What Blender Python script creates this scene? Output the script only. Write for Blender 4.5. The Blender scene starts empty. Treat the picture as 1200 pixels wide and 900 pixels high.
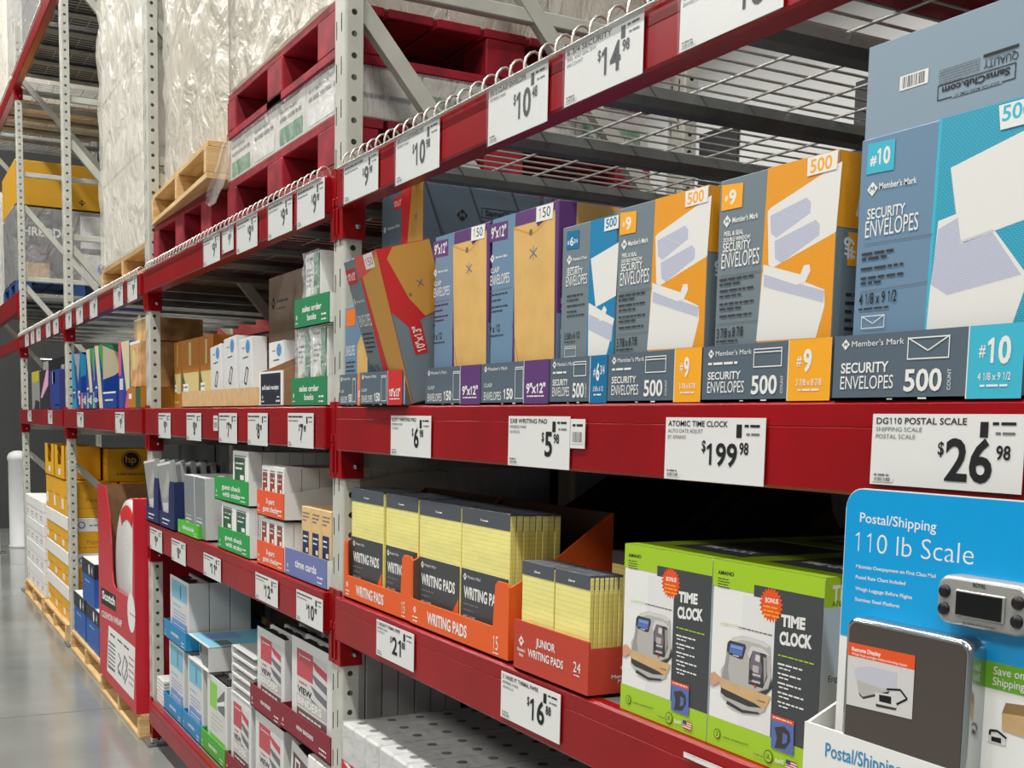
import bpy, math, random
from mathutils import Vector, Matrix
random.seed(7)
R = math.radians
sc = bpy.context.scene
col = sc.collection

# ------------------------------------------------------------------ camera
FPX, CY = 1366.64, 639.86
CAM = Vector((2.772, -1.0, 1.43))
_ya, _pi, _ro = R(61.4757), R(-5.9498), R(1.2141)
FW = Vector((-math.sin(_ya)*math.cos(_pi), math.cos(_ya)*math.cos(_pi), math.sin(_pi)))
_r0 = Vector((math.cos(_ya), math.sin(_ya), 0)); _u0 = _r0.cross(FW)
RT = _r0*math.cos(_ro) + _u0*math.sin(_ro)
UP = -_r0*math.sin(_ro) + _u0*math.cos(_ro)
cd = bpy.data.cameras.new('camera'); cam = bpy.data.objects.new('camera', cd); col.objects.link(cam)
cd.sensor_width = 36; cd.lens = FPX/1200*36; cd.shift_y = (CY-450)/1200; cd.clip_start = .05; cd.clip_end = 100
m = Matrix((RT, UP, -FW)).transposed().to_4x4(); m.translation = CAM
cam.matrix_world = m
sc.camera = cam

# ------------------------------------------------------------------ light
sc.view_settings.view_transform = 'Standard'; sc.view_settings.look = 'None'
sc.view_settings.gamma = 1; sc.view_settings.use_curve_mapping = False
sc.view_settings.exposure = 0.0
w = bpy.data.worlds.new('world'); sc.world = w; w.use_nodes = True
w.node_tree.nodes['Background'].inputs[0].default_value = (.86, .93, 1, 1)
w.node_tree.nodes['Background'].inputs[1].default_value = 0.16

def area(name, loc, sx, sy, power, rot=(0, 0, 0), color=(1, .985, .955)):
    l = bpy.data.lights.new(name, 'AREA'); l.shape = 'RECTANGLE'; l.size = sx; l.size_y = sy
    l.energy = power; l.color = color
    o = bpy.data.objects.new(name, l); o.location = loc; o.rotation_euler = rot; col.objects.link(o)
    return o
for i, x in enumerate((-10.5, -7.6, -4.7, -1.8, 1.1, 4.0, 6.9)):
    area('aisle_lamp', (x, -1.7, 6.6), 2.2, .22, 142)
for i, x in enumerate((-8, -3, 2, 7)):
    area('hall_lamp', (x, -6.5, 6.6), .25, 2.4, 190)
for i, x in enumerate((-10, -5.5)):
    area('rear_lamp', (x, 6.2, 6.6), 2.4, .25, 210)

# ------------------------------------------------------------------ helpers
def lin(c):
    c = c/255
    return c/12.92 if c <= .04045 else ((c+.055)/1.055)**2.4
def rgb(c): return (lin(c[0]), lin(c[1]), lin(c[2]), 1)
MATS = {}
def mat(name, c, rough=.5, metal=0, coat=0, var=0, vscale=30, bump=0, bscale=60, spec=.5):
    if name in MATS: return MATS[name]
    M = bpy.data.materials.new(name); M.use_nodes = True; MATS[name] = M
    nt = M.node_tree; b = nt.nodes['Principled BSDF']
    b.inputs['Base Color'].default_value = rgb(c); b.inputs['Roughness'].default_value = rough
    b.inputs['Metallic'].default_value = metal; b.inputs['Coat Weight'].default_value = coat
    b.inputs['Coat Roughness'].default_value = .12; b.inputs['Specular IOR Level'].default_value = spec
    if var or bump:
        tc = nt.nodes.new('ShaderNodeTexCoord')
    if var:
        n = nt.nodes.new('ShaderNodeTexNoise'); n.inputs['Scale'].default_value = vscale; n.inputs['Detail'].default_value = 4
        r = nt.nodes.new('ShaderNodeValToRGB')
        r.color_ramp.elements[0].position = .3; r.color_ramp.elements[1].position = .7
        r.color_ramp.elements[0].color = rgb([max(0, k*(1-var)) for k in c])
        r.color_ramp.elements[1].color = rgb([min(255, k*(1+var*.6)) for k in c])
        nt.links.new(tc.outputs['Object'], n.inputs['Vector']); nt.links.new(n.outputs['Fac'], r.inputs['Fac'])
        nt.links.new(r.outputs['Color'], b.inputs['Base Color'])
    if bump:
        n2 = nt.nodes.new('ShaderNodeTexNoise'); n2.inputs['Scale'].default_value = bscale; n2.inputs['Detail'].default_value = 3
        bp = nt.nodes.new('ShaderNodeBump'); bp.inputs['Strength'].default_value = bump; bp.inputs['Distance'].default_value = .01
        nt.links.new(tc.outputs['Object'], n2.inputs['Vector']); nt.links.new(n2.outputs['Fac'], bp.inputs['Height'])
        nt.links.new(bp.outputs['Normal'], b.inputs['Normal'])
    return M
def weave(name, c1, c2, scale=90, rough=.45):
    if name in MATS: return MATS[name]
    M = mat(name, c1, rough); nt = M.node_tree; b = nt.nodes['Principled BSDF']
    tc = nt.nodes.new('ShaderNodeTexCoord'); mp = nt.nodes.new('ShaderNodeMapping')
    mp.inputs['Rotation'].default_value = (R(90), 0, 0)
    br = nt.nodes.new('ShaderNodeTexBrick'); br.inputs['Scale'].default_value = scale
    br.inputs['Color1'].default_value = rgb(c1); br.inputs['Color2'].default_value = rgb(c1); br.inputs['Mortar'].default_value = rgb(c2)
    br.inputs['Mortar Size'].default_value = .06
    nt.links.new(tc.outputs['Object'], mp.inputs['Vector']); nt.links.new(mp.outputs[0], br.inputs['Vector'])
    nt.links.new(br.outputs['Color'], b.inputs['Base Color'])
    return M
def wood(name, c1, c2, axis=0):
    if name in MATS: return MATS[name]
    M = mat(name, c1, .75); nt = M.node_tree; b = nt.nodes['Principled BSDF']
    tc = nt.nodes.new('ShaderNodeTexCoord'); mp = nt.nodes.new('ShaderNodeMapping')
    s = [18, 18, 18]; s[axis] = 1.5; mp.inputs['Scale'].default_value = s
    n = nt.nodes.new('ShaderNodeTexNoise'); n.inputs['Scale'].default_value = 2.2; n.inputs['Detail'].default_value = 5; n.inputs['Distortion'].default_value = .6
    r = nt.nodes.new('ShaderNodeValToRGB'); r.color_ramp.elements[0].position = .32; r.color_ramp.elements[1].position = .68
    r.color_ramp.elements[0].color = rgb(c1); r.color_ramp.elements[1].color = rgb(c2)
    nt.links.new(tc.outputs['Object'], mp.inputs[0]); nt.links.new(mp.outputs[0], n.inputs['Vector'])
    nt.links.new(n.outputs['Fac'], r.inputs[0]); nt.links.new(r.outputs[0], b.inputs['Base Color'])
    return M
def film(name, tint, alpha, scale=9, strength=.9, stretch=(1, 1, .35)):
    if name in MATS: return MATS[name]
    M = bpy.data.materials.new(name); M.use_nodes = True; MATS[name] = M
    nt = M.node_tree; b = nt.nodes['Principled BSDF']
    b.inputs['Base Color'].default_value = rgb(tint); b.inputs['Roughness'].default_value = .22; b.inputs['Specular IOR Level'].default_value = .8
    tc = nt.nodes.new('ShaderNodeTexCoord'); mp = nt.nodes.new('ShaderNodeMapping'); mp.inputs['Scale'].default_value = stretch
    mp.inputs['Rotation'].default_value = (.3, .5, .2)
    n = nt.nodes.new('ShaderNodeTexNoise'); n.inputs['Scale'].default_value = scale; n.inputs['Detail'].default_value = 6; n.inputs['Distortion'].default_value = 1.2
    bp = nt.nodes.new('ShaderNodeBump'); bp.inputs['Strength'].default_value = strength; bp.inputs['Distance'].default_value = .05
    nt.links.new(tc.outputs['Object'], mp.inputs[0]); nt.links.new(mp.outputs[0], n.inputs['Vector'])
    nt.links.new(n.outputs['Fac'], bp.inputs['Height']); nt.links.new(bp.outputs[0], b.inputs['Normal'])
    tr = nt.nodes.new('ShaderNodeBsdfTransparent'); mx = nt.nodes.new('ShaderNodeMixShader'); mx.inputs[0].default_value = alpha
    out = [k for k in nt.nodes if k.type == 'OUTPUT_MATERIAL'][0]
    nt.links.new(tr.outputs[0], mx.inputs[1]); nt.links.new(b.outputs[0], mx.inputs[2]); nt.links.new(mx.outputs[0], out.inputs[0])
    return M
# the pixel helpers measure where a photographed point sits on a real plane
def ray(px, py): return FW + RT*((px-600)/FPX) - UP*((py-CY)/FPX)
def at(px, py, y=0.0):
    d = ray(px, py); return CAM + d*((y-CAM.y)/d.y)
def atx(px, py, x):
    d = ray(px, py); return CAM + d*((x-CAM.x)/d.x)
def atz(px, py, z):
    d = ray(px, py); return CAM + d*((z-CAM.z)/d.z)

class MB:
    def __init__(s): s.v = []; s.f = []; s.mi = []; s.sm = []; s.mats = []
    def idx(s, m):
        if m not in s.mats: s.mats.append(m)
        return s.mats.index(m)
    def face(s, pts, m, smooth=False):
        b = len(s.v); s.v += [tuple(p) for p in pts]; s.f.append(tuple(range(b, b+len(pts)))); s.mi.append(s.idx(m)); s.sm.append(smooth)
    def mesh(s, vs, fs, m, smooth=False):
        b = len(s.v); s.v += [tuple(p) for p in vs]; i = s.idx(m)
        for f in fs: s.f.append(tuple(b+k for k in f)); s.mi.append(i); s.sm.append(smooth)
    def box(s, x0, x1, y0, y1, z0, z1, m, c=0.0, skip=''):
        """box with optional chamfer c"""
        if c <= 0:
            P = [(x, y, z) for x in (x0, x1) for y in (y0, y1) for z in (z0, z1)]
            F = {'l': (0, 1, 3, 2), 'r': (4, 6, 7, 5), 'f': (0, 4, 5, 1), 'k': (2, 3, 7, 6), 'b': (0, 2, 6, 4), 't': (1, 5, 7, 3)}
            s.mesh(P, [F[k] for k in F if k not in skip], m); return
        X, Yv, Zv = (x0, x1), (y0, y1), (z0, z1); V = []; I = {}
        for i in (0, 1):
            for j in (0, 1):
                for k in (0, 1):
                    sx, sy, sz = (1-2*i)*c, (1-2*j)*c, (1-2*k)*c
                    for a in range(3):
                        p = [X[i]+sx, Yv[j]+sy, Zv[k]+sz]; p[a] = (X[i], Yv[j], Zv[k])[a]
                        I[i, j, k, a] = len(V); V.append(tuple(p))
        Fs = []
        for a in range(3):
            o = [q for q in range(3) if q != a]
            for e in (0, 1):
                q = []
                for (g, h) in ((0, 0), (1, 0), (1, 1), (0, 1)):
                    t = [0, 0, 0]; t[a] = e; t[o[0]] = g; t[o[1]] = h; q.append(I[t[0], t[1], t[2], a])
                Fs.append(tuple(q) if (e == 1) != (a == 1) else tuple(q[::-1]))
        for a in range(3):
            o = [q for q in range(3) if q != a]
            for g in (0, 1):
                for h in (0, 1):
                    t = [0, 0, 0]; t[o[0]] = g; t[o[1]] = h; u = list(t); u[a] = 1
                    q = (I[t[0], t[1], t[2], o[0]], I[u[0], u[1], u[2], o[0]], I[u[0], u[1], u[2], o[1]], I[t[0], t[1], t[2], o[1]])
                    Fs.append(q if ((g == h) != (a == 1)) == False else q[::-1])
        for i in (0, 1):
            for j in (0, 1):
                for k in (0, 1):
                    q = (I[i, j, k, 0], I[i, j, k, 1], I[i, j, k, 2])
                    Fs.append(q if (i+j+k) % 2 == 1 else q[::-1])
        s.mesh(V, Fs, m)
    def tube(s, path, r, m, n=6, caps=True):
        path = [Vector(p) for p in path]; V = []; Fs = []
        up = None
        for i, p in enumerate(path):
            t = (path[min(i+1, len(path)-1)] - path[max(i-1, 0)]).normalized()
            if up is None:
                up = Vector((0, 0, 1)) if abs(t.z) < .9 else Vector((1, 0, 0))
            a = t.cross(up).normalized(); b = a.cross(t).normalized(); up = b
            for k in range(n):
                an = 2*math.pi*k/n; V.append(p + (a*math.cos(an) + b*math.sin(an))*r)
        for i in range(len(path)-1):
            for k in range(n):
                Fs.append((i*n+k, i*n+(k+1) % n, (i+1)*n+(k+1) % n, (i+1)*n+k))
        s.mesh(V, Fs, m, True)
        if caps:
            s.face([V[k] for k in range(n)][::-1], m); s.face([V[-n+k] for k in range(n)], m)
    def lathe(s, prof, m, n=32, c=(0, 0, 0), axis='z'):
        V = []; Fs = []
        for (r, z) in prof:
            for k in range(n):
                a = 2*math.pi*k/n; p = (r*math.cos(a), r*math.sin(a), z)
                if axis == 'x': p = (p[2], p[0], p[1])
                if axis == 'y': p = (p[0], p[2], p[1])
                V.append((p[0]+c[0], p[1]+c[1], p[2]+c[2]))
        for i in range(len(prof)-1):
            for k in range(n):
                Fs.append((i*n+k, i*n+(k+1) % n, (i+1)*n+(k+1) % n, (i+1)*n+k))
        s.mesh(V, Fs, m, True)
    def prism(s, pts, d, m, m_side=None):
        """pts = list of 3-D points (planar, counter-clockwise from the front), extruded by vector d"""
        d = Vector(d); P = [Vector(p) for p in pts]; Q = [p+d for p in P]
        s.face(P, m); s.face(Q[::-1], m_side or m)
        for i in range(len(P)):
            j = (i+1) % len(P); s.face([P[i], Q[i], Q[j], P[j]], m_side or m)

def build(name, mb, parent=None, loc=None):
    me = bpy.data.meshes.new(name); me.from_pydata(mb.v, [], mb.f)
    for mm in mb.mats: me.materials.append(mm)
    me.polygons.foreach_set('material_index', mb.mi); me.polygons.foreach_set('use_smooth', mb.sm); me.update()
    o = bpy.data.objects.new(name, me); col.objects.link(o)
    if parent: o.parent = parent
    if loc is not None: o.location = loc
    return o
def tag(o, label=None, cat=None, group=None, kind=None):
    if label: o['label'] = label
    if cat: o['category'] = cat
    if group: o['group'] = group
    if kind: o['kind'] = kind
    return o
def thing(name, label, cat, loc=(0, 0, 0), rot=(0, 0, 0), group=None):
    o = bpy.data.objects.new(name, None); col.objects.link(o); o.empty_display_size = .05
    o.location = loc; o.rotation_euler = rot
    return tag(o, label, cat, group)
def dup(root, loc, label, group=None, rot=None):
    r = root.copy(); col.objects.link(r); r.location = loc
    if rot is not None: r.rotation_euler = rot
    r['label'] = label
    if group: r['group'] = group
    for ch in list(root.children):
        c = ch.copy(); col.objects.link(c); c.parent = r
        for g in list(ch.children):
            d = g.copy(); col.objects.link(d); d.parent = c
    return r
def struct(name, mb): return tag(build(name, mb), kind='structure')

# ---- lettering and printed artwork: flat shapes lying on a panel of the thing they are printed on
_T = {}
def raw(s, bold):
    cu = bpy.data.curves.new('t', 'FONT'); cu.body = s; cu.resolution_u = 3; cu.fill_mode = 'FRONT'; cu.size = 1
    cu.offset = bold
    o = bpy.data.objects.new('t', cu); col.objects.link(o)
    bpy.context.view_layer.update()
    me = bpy.data.meshes.new_from_object(o.evaluated_get(bpy.context.evaluated_depsgraph_get()))
    V = [(v.co.x, v.co.y) for v in me.vertices]; Fs = [tuple(p.vertices) for p in me.polygons]
    bpy.data.objects.remove(o); bpy.data.curves.remove(cu); bpy.data.meshes.remove(me)
    return V, Fs
CAPH = max(v[1] for v in raw('H', 0)[0])
_A = {}
def span(s):
    if s not in _A:
        V = raw(s, 0)[0]; _A[s] = max(v[0] for v in V) - min(v[0] for v in V)
    return _A[s]
def advance(s): return span('H'+s+'H') - span('HH')
def glyphs(s, bold):
    """outline of a string, capitals 1 high; a figure one gets its flag"""
    k = (s, bold)
    if k in _T: return _T[k]
    V = []; Fs = []; runs = []; cur = ''; x = 0
    for i, c in enumerate(s):
        if c == '1':
            if cur: runs.append((i-len(cur), cur))
            runs.append((i, '1')); cur = ''
        else: cur += c
    if cur: runs.append((len(s)-len(cur), cur))
    for i, t in runs:
        x = advance(s[:i]) if i else 0
        if t == '1':
            a = max(advance('0'), .3)*.94; st = .085*.72+2*bold; c = x+a*.56; n = len(V); h = CAPH
            V += [(c-st/2, 0), (c+st/2, 0), (c+st/2, h), (c-st/2+st*.2, h), (c-st/2-.13, h*.84), (c-st/2-.13, h*.84-st*.9), (c-st/2, h*.90-st*.8)]
            Fs += [(n, n+1, n+2, n+3, n+6), (n+3, n+4, n+5, n+6)]
        elif t.strip():
            v, f = raw(t, bold); n = len(V); V += [(p[0]+x, p[1]) for p in v]; Fs += [tuple(n+q for q in g) for g in f]
    x0 = min(v[0] for v in V); x1 = max(v[0] for v in V)
    V = [((a-x0), b/CAPH) for a, b in V]
    _T[k] = (V, Fs, x1-x0); return _T[k]

class Art:
    """panel at O with axes U, V and outward normal N; px(...) gives panel coordinates of a photographed point"""
    def __init__(s, mb, O, U, V, N, loc=(0, 0, 0), lift=.0004):
        s.mb = mb; s.O = Vector(O); s.U = Vector(U); s.V = Vector(V); s.N = Vector(N); s.loc = Vector(loc); s.l = lift; s.tile = (0, 0, 1)
    def P(s, u, v): return s.O + s.U*u + s.V*v + s.N*s.l
    def step(s): s.l += .000022
    def poly(s, pts, m):
        s.step(); P = [s.P(*p) for p in pts]
        n = Vector((0, 0, 0))
        for i in range(len(P)): n += (P[i]-P[0]).cross(P[(i+1) % len(P)]-P[0])
        if n.dot(s.N) < 0: P = P[::-1]
        s.mb.face(P, m)
    def rect(s, u0, v0, u1, v1, m): s.poly([(u0, v0), (u1, v0), (u1, v1), (u0, v1)], m)
    def frame(s, u0, v0, u1, v1, t, m):
        s.rect(u0, v0, u1, v0+t, m); s.rect(u0, v1-t, u1, v1, m); s.rect(u0, v0, u0+t, v1, m); s.rect(u1-t, v0, u1, v1, m)
    def line(s, pts, t, m):
        for (a, b) in zip(pts, pts[1:]):
            d = Vector((b[0]-a[0], b[1]-a[1])); L = d.length
            if L < 1e-9: continue
            n = Vector((-d.y, d.x))/L*t/2
            s.poly([(a[0]-n.x, a[1]-n.y), (b[0]-n.x, b[1]-n.y), (b[0]+n.x, b[1]+n.y), (a[0]+n.x, a[1]+n.y)], m)
    def disc(s, u, v, r, m, ry=None, n=24):
        ry = ry or r
        s.poly([(u+r*math.cos(2*math.pi*k/n), v+ry*math.sin(2*math.pi*k/n)) for k in range(n)], m)
    def burst(s, u, v, r0, r1, m, n=24):
        s.poly([(u+(r1 if k % 2 else r0)*math.cos(math.pi*k/n), v+(r1 if k % 2 else r0)*math.sin(math.pi*k/n)) for k in range(2*n)], m)
    def rrect(s, u0, v0, u1, v1, r, m, n=5):
        pts = []
        for (cx, cy, a0) in ((u1-r, v0+r, -90), (u1-r, v1-r, 0), (u0+r, v1-r, 90), (u0+r, v0+r, 180)):
            for k in range(n+1): a = R(a0+90*k/n); pts.append((cx+r*math.cos(a), cy+r*math.sin(a)))
        s.poly(pts, m)
    def aff(s, txt, p0, ex, ey, m, bold):
        V, Fs, W = glyphs(txt, bold); s.step(); N = s.N
        P = [s.P(p0[0]+ex[0]*a+ey[0]*b, p0[1]+ex[1]*a+ey[1]*b) for a, b in V]
        if ex[0]*ey[1]-ex[1]*ey[0] < 0: Fs = [f[::-1] for f in Fs]
        s.mb.mesh(P, Fs, m)
    def text(s, txt, u, v, h, m, w=None, bold=0.0, align='l', rot=0):
        """baseline start (u, v), capital height h, total width w"""
        V, Fs, W = glyphs(txt, bold); w = w or W*h/CAPH*1.0
        c, n = math.cos(R(rot)), math.sin(R(rot))
        off = {'l': 0, 'c': -w/2, 'r': -w}[align]
        s.aff(txt, (u+off*c, v+off*n), (c*w/W, n*w/W), (-n*h, c*h), m, bold)
    def bars(s, u0, v, u1, h, m, fill=.62, seed=1):
        """one line of print too small to read in the photograph"""
        rn = random.Random(seed); u = u0; L = []
        while u < u1-h:
            k = min(h*rn.uniform(1.2, 4.2), u1-u); s.rect(u, v, u+k, v+h*fill, m); s.l -= .000022; u += k+h*.55
        s.step()
    def para(s, u0, v1, u1, h, n, m, lead=1.7, seed=1):
        for k in range(n): s.bars(u0, v1-k*h*lead-h, u0+(u1-u0)*(1 if k < n-1 else .6), h, m, seed=seed+k)
    def barcode(s, u0, v0, u1, v1, mw, mk, seed=3, num=True):
        s.rect(u0, v0, u1, v1, mw); rn = random.Random(seed); W = u1-u0; u = u0+W*.08; b = v0+(v1-v0)*.12
        while u < u1-W*.1:
            k = rn.choice((.012, .02, .03))*W; s.rect(u, b, u+k, v1-(v1-v0)*.1, mk); s.l -= .000022; u += k+rn.choice((.014, .022, .034))*W
    def logo(s, u, v, h, m, mbk):
        """a small lozenge with a cut M in it, h high, centred"""
        r = h/2
        s.poly([(u-r, v), (u, v-r), (u+r, v), (u, v+r)], m)
        s.line([(u-r*.42, v-r*.3), (u-r*.28, v+r*.34), (u, v-r*.12), (u+r*.28, v+r*.34), (u+r*.42, v-r*.3)], h*.1, mbk)
    # --- photographed coordinates
    def s_(s, p):
        x, y = s.tile[0]+p[0]/s.tile[2], s.tile[1]+p[1]/s.tile[2]
        d = ray(x, y); O = s.loc+s.O
        t = (O-CAM).dot(s.N)/d.dot(s.N); q = CAM+d*t-O
        return (q.dot(s.U), q.dot(s.V))
    def pp(s, pts, m): s.poly([s.s_(p) for p in pts], m)
    def pl(s, pts, t, m): s.line([s.s_(p) for p in pts], t, m)
    def pt(s, txt, p0, p1, cap, m, bold=0.0):
        """baseline from p0 to p1, cap = image height of the capitals at p0"""
        a, b, c = s.s_(p0), s.s_(p1), s.s_((p0[0], p0[1]-cap)); W = glyphs(txt, bold)[2]
        s.aff(txt, a, ((b[0]-a[0])/W, (b[1]-a[1])/W), (0, c[1]-a[1]), m, bold)
    def pbars(s, p0, p1, cap, m, seed=1):
        a, b, c = s.s_(p0), s.s_(p1), s.s_((p0[0], p0[1]-cap)); h = c[1]-a[1]
        s.bars(a[0], a[1], b[0], h, m, seed=seed)
def front(mb, w, h, loc, y=0.0): return Art(mb, (0, y, 0), (1, 0, 0), (0, 0, 1), (0, -1, 0), loc)
def right(mb, x, loc): return Art(mb, (x, 0, 0), (0, 1, 0), (0, 0, 1), (1, 0, 0), loc)
def top(mb, z, loc): return Art(mb, (0, 0, z), (1, 0, 0), (0, 1, 0), (0, 0, 1), loc)

# ------------------------------------------------------------------ materials
RED = mat('beam_red', (150, 5, 14), .34, coat=.22, spec=.28, var=.10, vscale=4, bump=.03, bscale=12)
PALRED = mat('pallet_red', (152, 20, 38), .6, var=.26, vscale=14)
POST = mat('post_grey', (196, 196, 184), .42, var=.05, vscale=12)
GALV = mat('galvanised', (140, 142, 140), .35, metal=.7, var=.12, vscale=9)
WIRE = mat('wire_zinc', (196, 194, 186), .32, metal=.5)
WHITE = mat('white_card', (236, 235, 230), .5)
TAGW = mat('tag_paper', (232, 232, 228), .35, coat=.4)
INK = mat('black_ink', (22, 22, 24), .5)
GREYINK = mat('grey_ink', (110, 112, 116), .55)
SLATE = mat('slate_card', (118, 132, 138), .38, coat=.15)
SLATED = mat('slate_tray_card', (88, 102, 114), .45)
SLATEP = mat('pale_slate_card', (138, 158, 172), .42)
SKYS = mat('blue_slate_card', (112, 142, 168), .36, coat=.2)
ORW = weave('orange_weave', (248, 172, 34), (226, 142, 22), 110)
TEALW = weave('teal_weave', (64, 180, 204), (40, 146, 176), 110)
BLUEW = weave('blue_weave', (20, 140, 186), (12, 122, 170), 130)
ORANGE = mat('orange_card', (250, 172, 32), .45)
CYAN = mat('cyan_card', (62, 184, 208), .45)
BLUE6 = mat('deep_blue_card', (0, 112, 160), .45)
PURPLE = mat('purple_card', (96, 56, 116), .45)
REDC = mat('red_card', (206, 40, 42), .45)
CORAL = mat('coral_card', (222, 84, 74), .45)
KRAFT = mat('kraft_print', (222, 178, 104), .5, var=.04, vscale=20)
KRAFTD = mat('kraft_print_shade', (206, 150, 66), .5)
BROWN = mat('corrugated_brown', (150, 112, 76), .8, var=.08, vscale=30)
TAN = mat('corrugated_tan', (206, 170, 120), .75, var=.06, vscale=30)
ENVW = mat('envelope_white', (232, 230, 224), .5)
ENVS = mat('envelope_fold', (206, 206, 204), .5)
TINT = weave('security_tint', (212, 213, 222), (172, 176, 200), 150)
DARK = mat('dark_card', (46, 46, 48), .6)
BLACK = mat('black_plastic', (18, 18, 20), .4)
STEEL = mat('bare_steel', (176, 176, 172), .3, metal=.9)

def carton(mb, w, d, h, m, c=.0015, o=(0, 0, 0)): mb.box(o[0], o[0]+w, o[1], o[1]+d, o[2], o[2]+h, m, c)
def block(name, label, cat, x, y, z, w, d, h, m, paint=None, c=.0015, group=None, rot=(0, 0, 0)):
    o = thing(name, label, cat, (x, y, z), rot, group); mb = MB(); carton(mb, w, d, h, m, c)
    if paint: paint(mb, w, d, h, (x, y, z))
    build('carton', mb, o); return o
def solo(name, label, cat, x, y, z, w, d, h, m, paint=None, c=.0015, group=None, rot=(0, 0, 0)):
    mb = MB(); carton(mb, w, d, h, m, c)
    if paint: paint(mb, w, d, h, (x, y, z))
    o = build(name, mb, loc=(x, y, z)); o.rotation_euler = rot
    return tag(o, label, cat, group)

# ================================================================== SETTING
FLOOR = mat('polished_concrete', (138, 140, 136), .14, var=.14, vscale=1.3, bump=.015, bscale=3, spec=.6)
fm = MB(); fm.face([(-30, -12, 0), (14, -12, 0), (14, 12, 0), (-30, 12, 0)], FLOOR); struct('floor', fm)
JOINT = mat('floor_joint', (118, 118, 115), .5)
jm = MB()
for x in (-9.2, -3.1, 3.0): jm.box(x-.002, x+.002, -12, 12, .0003, .0012, JOINT)
struct('trim_1', jm)
cm = MB(); cm.box(-30, 14, -12, 12, 8.6, 8.7, mat('ceiling_white', (196, 196, 192), .8)); struct('ceiling', cm)
WALLW = mat('wall_pale', (205, 205, 202), .7, var=.04, vscale=1)
wm = MB(); wm.box(-30, 14, 9.0, 9.1, 0, 8.6, WALLW); struct('wall_back', wm)
dk = mat('door_dark', (30, 30, 32), .6)  # panels added on the back wall to stand for its dark gaps
for n_, (pa_, pb_) in enumerate(((822, 866), (645, 690), (1002, 1040))):
    q0, q1 = at(pa_, 160, 8.98).x, at(pb_, 160, 8.98).x; m_ = MB(); m_.box(q0, q1, 8.94, 8.995, 0, 5.4, dk, .01); struct('door_%d' % (n_+1), m_)
dm = MB(); dm.box(-13.2, -13.05, .1, 9, 0, 8.6, mat('wall_charcoal', (60, 62, 60), .6, var=.05, vscale=2)); struct('wall_left', dm)
em = MB(); em.box(-30, -29.9, -12, 9, 0, 8.6, WALLW); struct('wall_far', em)

# ================================================================== PALLET RACK
XS = {'A': 0.0, 'B': -2.354, 'C': -4.824, 'D': -7.354, 'E': -10.2, 'G': 2.45}   # right side of each front post
PW, Y0, Y1, REAR = .078, .02, .066, 1.03
HP = .0508
def post_mesh(y0, y1, z1, rear=False):
    mb = MB(); w = PW; r = .007
    # right and left webs with round holes, front and back plain
    nz = int(z1/HP)
    c = (y0+y1)/2; rh = .0075
    ring = [(c+rh*math.cos(2*math.pi*k/8), rh*math.sin(2*math.pi*k/8)) for k in range(8)]
    yr = (y0+r, y1)
    for i in range(nz):
        za = i*HP; zb = za+HP; zc = (za+zb)/2
        V = [(0, y, z+zc) for y, z in ring] + [(0, yr[1], zc), (0, yr[1], zb), (0, c, zb), (0, yr[0], zb), (0, yr[0], zc), (0, yr[0], za), (0, c, za), (0, yr[1], za)]
        mb.mesh(V, [(k, (k+1) % 8, 8+(k+1) % 8, 8+k) for k in range(8)], POST)
    mb.face([(-w, yr[0], 0), (-w, yr[0], z1), (-w, y1, z1), (-w, y1, 0)], POST)
    # rounded front corners
    for sx, x0 in ((1, 0), (-1, -w)):
        pr = [(x0 - sx*(r-r*math.sin(R(a))), y0 + r - r*math.cos(R(a))) for a in (0, 30, 60, 90)]
        for (a, b) in zip(pr, pr[1:]): mb.face([(a[0], a[1], 0), (b[0], b[1], 0), (b[0], b[1], z1), (a[0], a[1], z1)][::sx], POST, True)
    # back lips
    mb.face([(-.018, y1, 0), (0, y1, 0), (0, y1, z1), (-.018, y1, z1)], POST)
    mb.face([(-w, y1, 0), (-w+.018, y1, 0), (-w+.018, y1, z1), (-w, y1, z1)], POST)
    # slotted front
    xs = [-w+r, -w+.014, -w+.020, -.030, -.024, -r]
    P2 = HP*2; k = int(z1/P2)
    for i in range(k):
        za = i*P2; zs = [za, za+.022, za+.034, za+.066, za+.078, za+P2]
        for a in range(5):
            for b in range(5):
                if (a == 1 and 1 <= b <= 2) or (a == 3 and 2 <= b <= 3): continue
                mb.face([(xs[a], y0, zs[b]), (xs[a+1], y0, zs[b]), (xs[a+1], y0, zs[b+1]), (xs[a], y0, zs[b+1])], POST)
    # interior back plane added to keep the hollow dark
    mb.face([(-w+.004, y1-.006, 0), (-.004, y1-.006, 0), (-.004, y1-.006, z1), (-w+.004, y1-.006, z1)], POST)
    return mb
FRONT = post_mesh(Y0, Y1, 4.47); BACK = post_mesh(REAR, REAR+.046, 4.47)
def foot_mb(y):
    mb = MB(); mb.box(-.115, .035, y-.05, y+.085, 0.0015, .011, STEEL, .002)
    mb.lathe([(0, .028), (.008, .028), (.008, .011)], GALV, 8, (.02, y-.03, 0)); return mb
fr = thing('rack_frame', 'grey punched steel upright frame between envelope bay and binder bay', 'rack upright', (0, 0, 0), group='grey rack upright frames')
build('front_post', FRONT, fr); build('rear_post', BACK, fr)
for y in (.04, 1.05): build('foot_plate', foot_mb(y), fr)
for z in (.14, 1.33, 2.50, 3.31, 4.2):
    b = MB(); b.box(-.055, -.023, .066, 1.03, z-.018, z+.018, POST, .003); build('horizontal_brace', b, fr)
for z, dz in ((1.12, .92), (2.44, 1.1), (3.06, 1.08), (4.03, 1.0)):
    b = MB(); n = Vector((0, .03*dz, .03)).normalized()*.021
    a0, a1 = Vector((-.05, .066, z)), Vector((-.05, 1.03, z-dz))
    b.prism([a0-n, a1-n, a1+n, a0+n], (.03, 0, 0), POST); build('diagonal_brace', b, fr)
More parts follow.
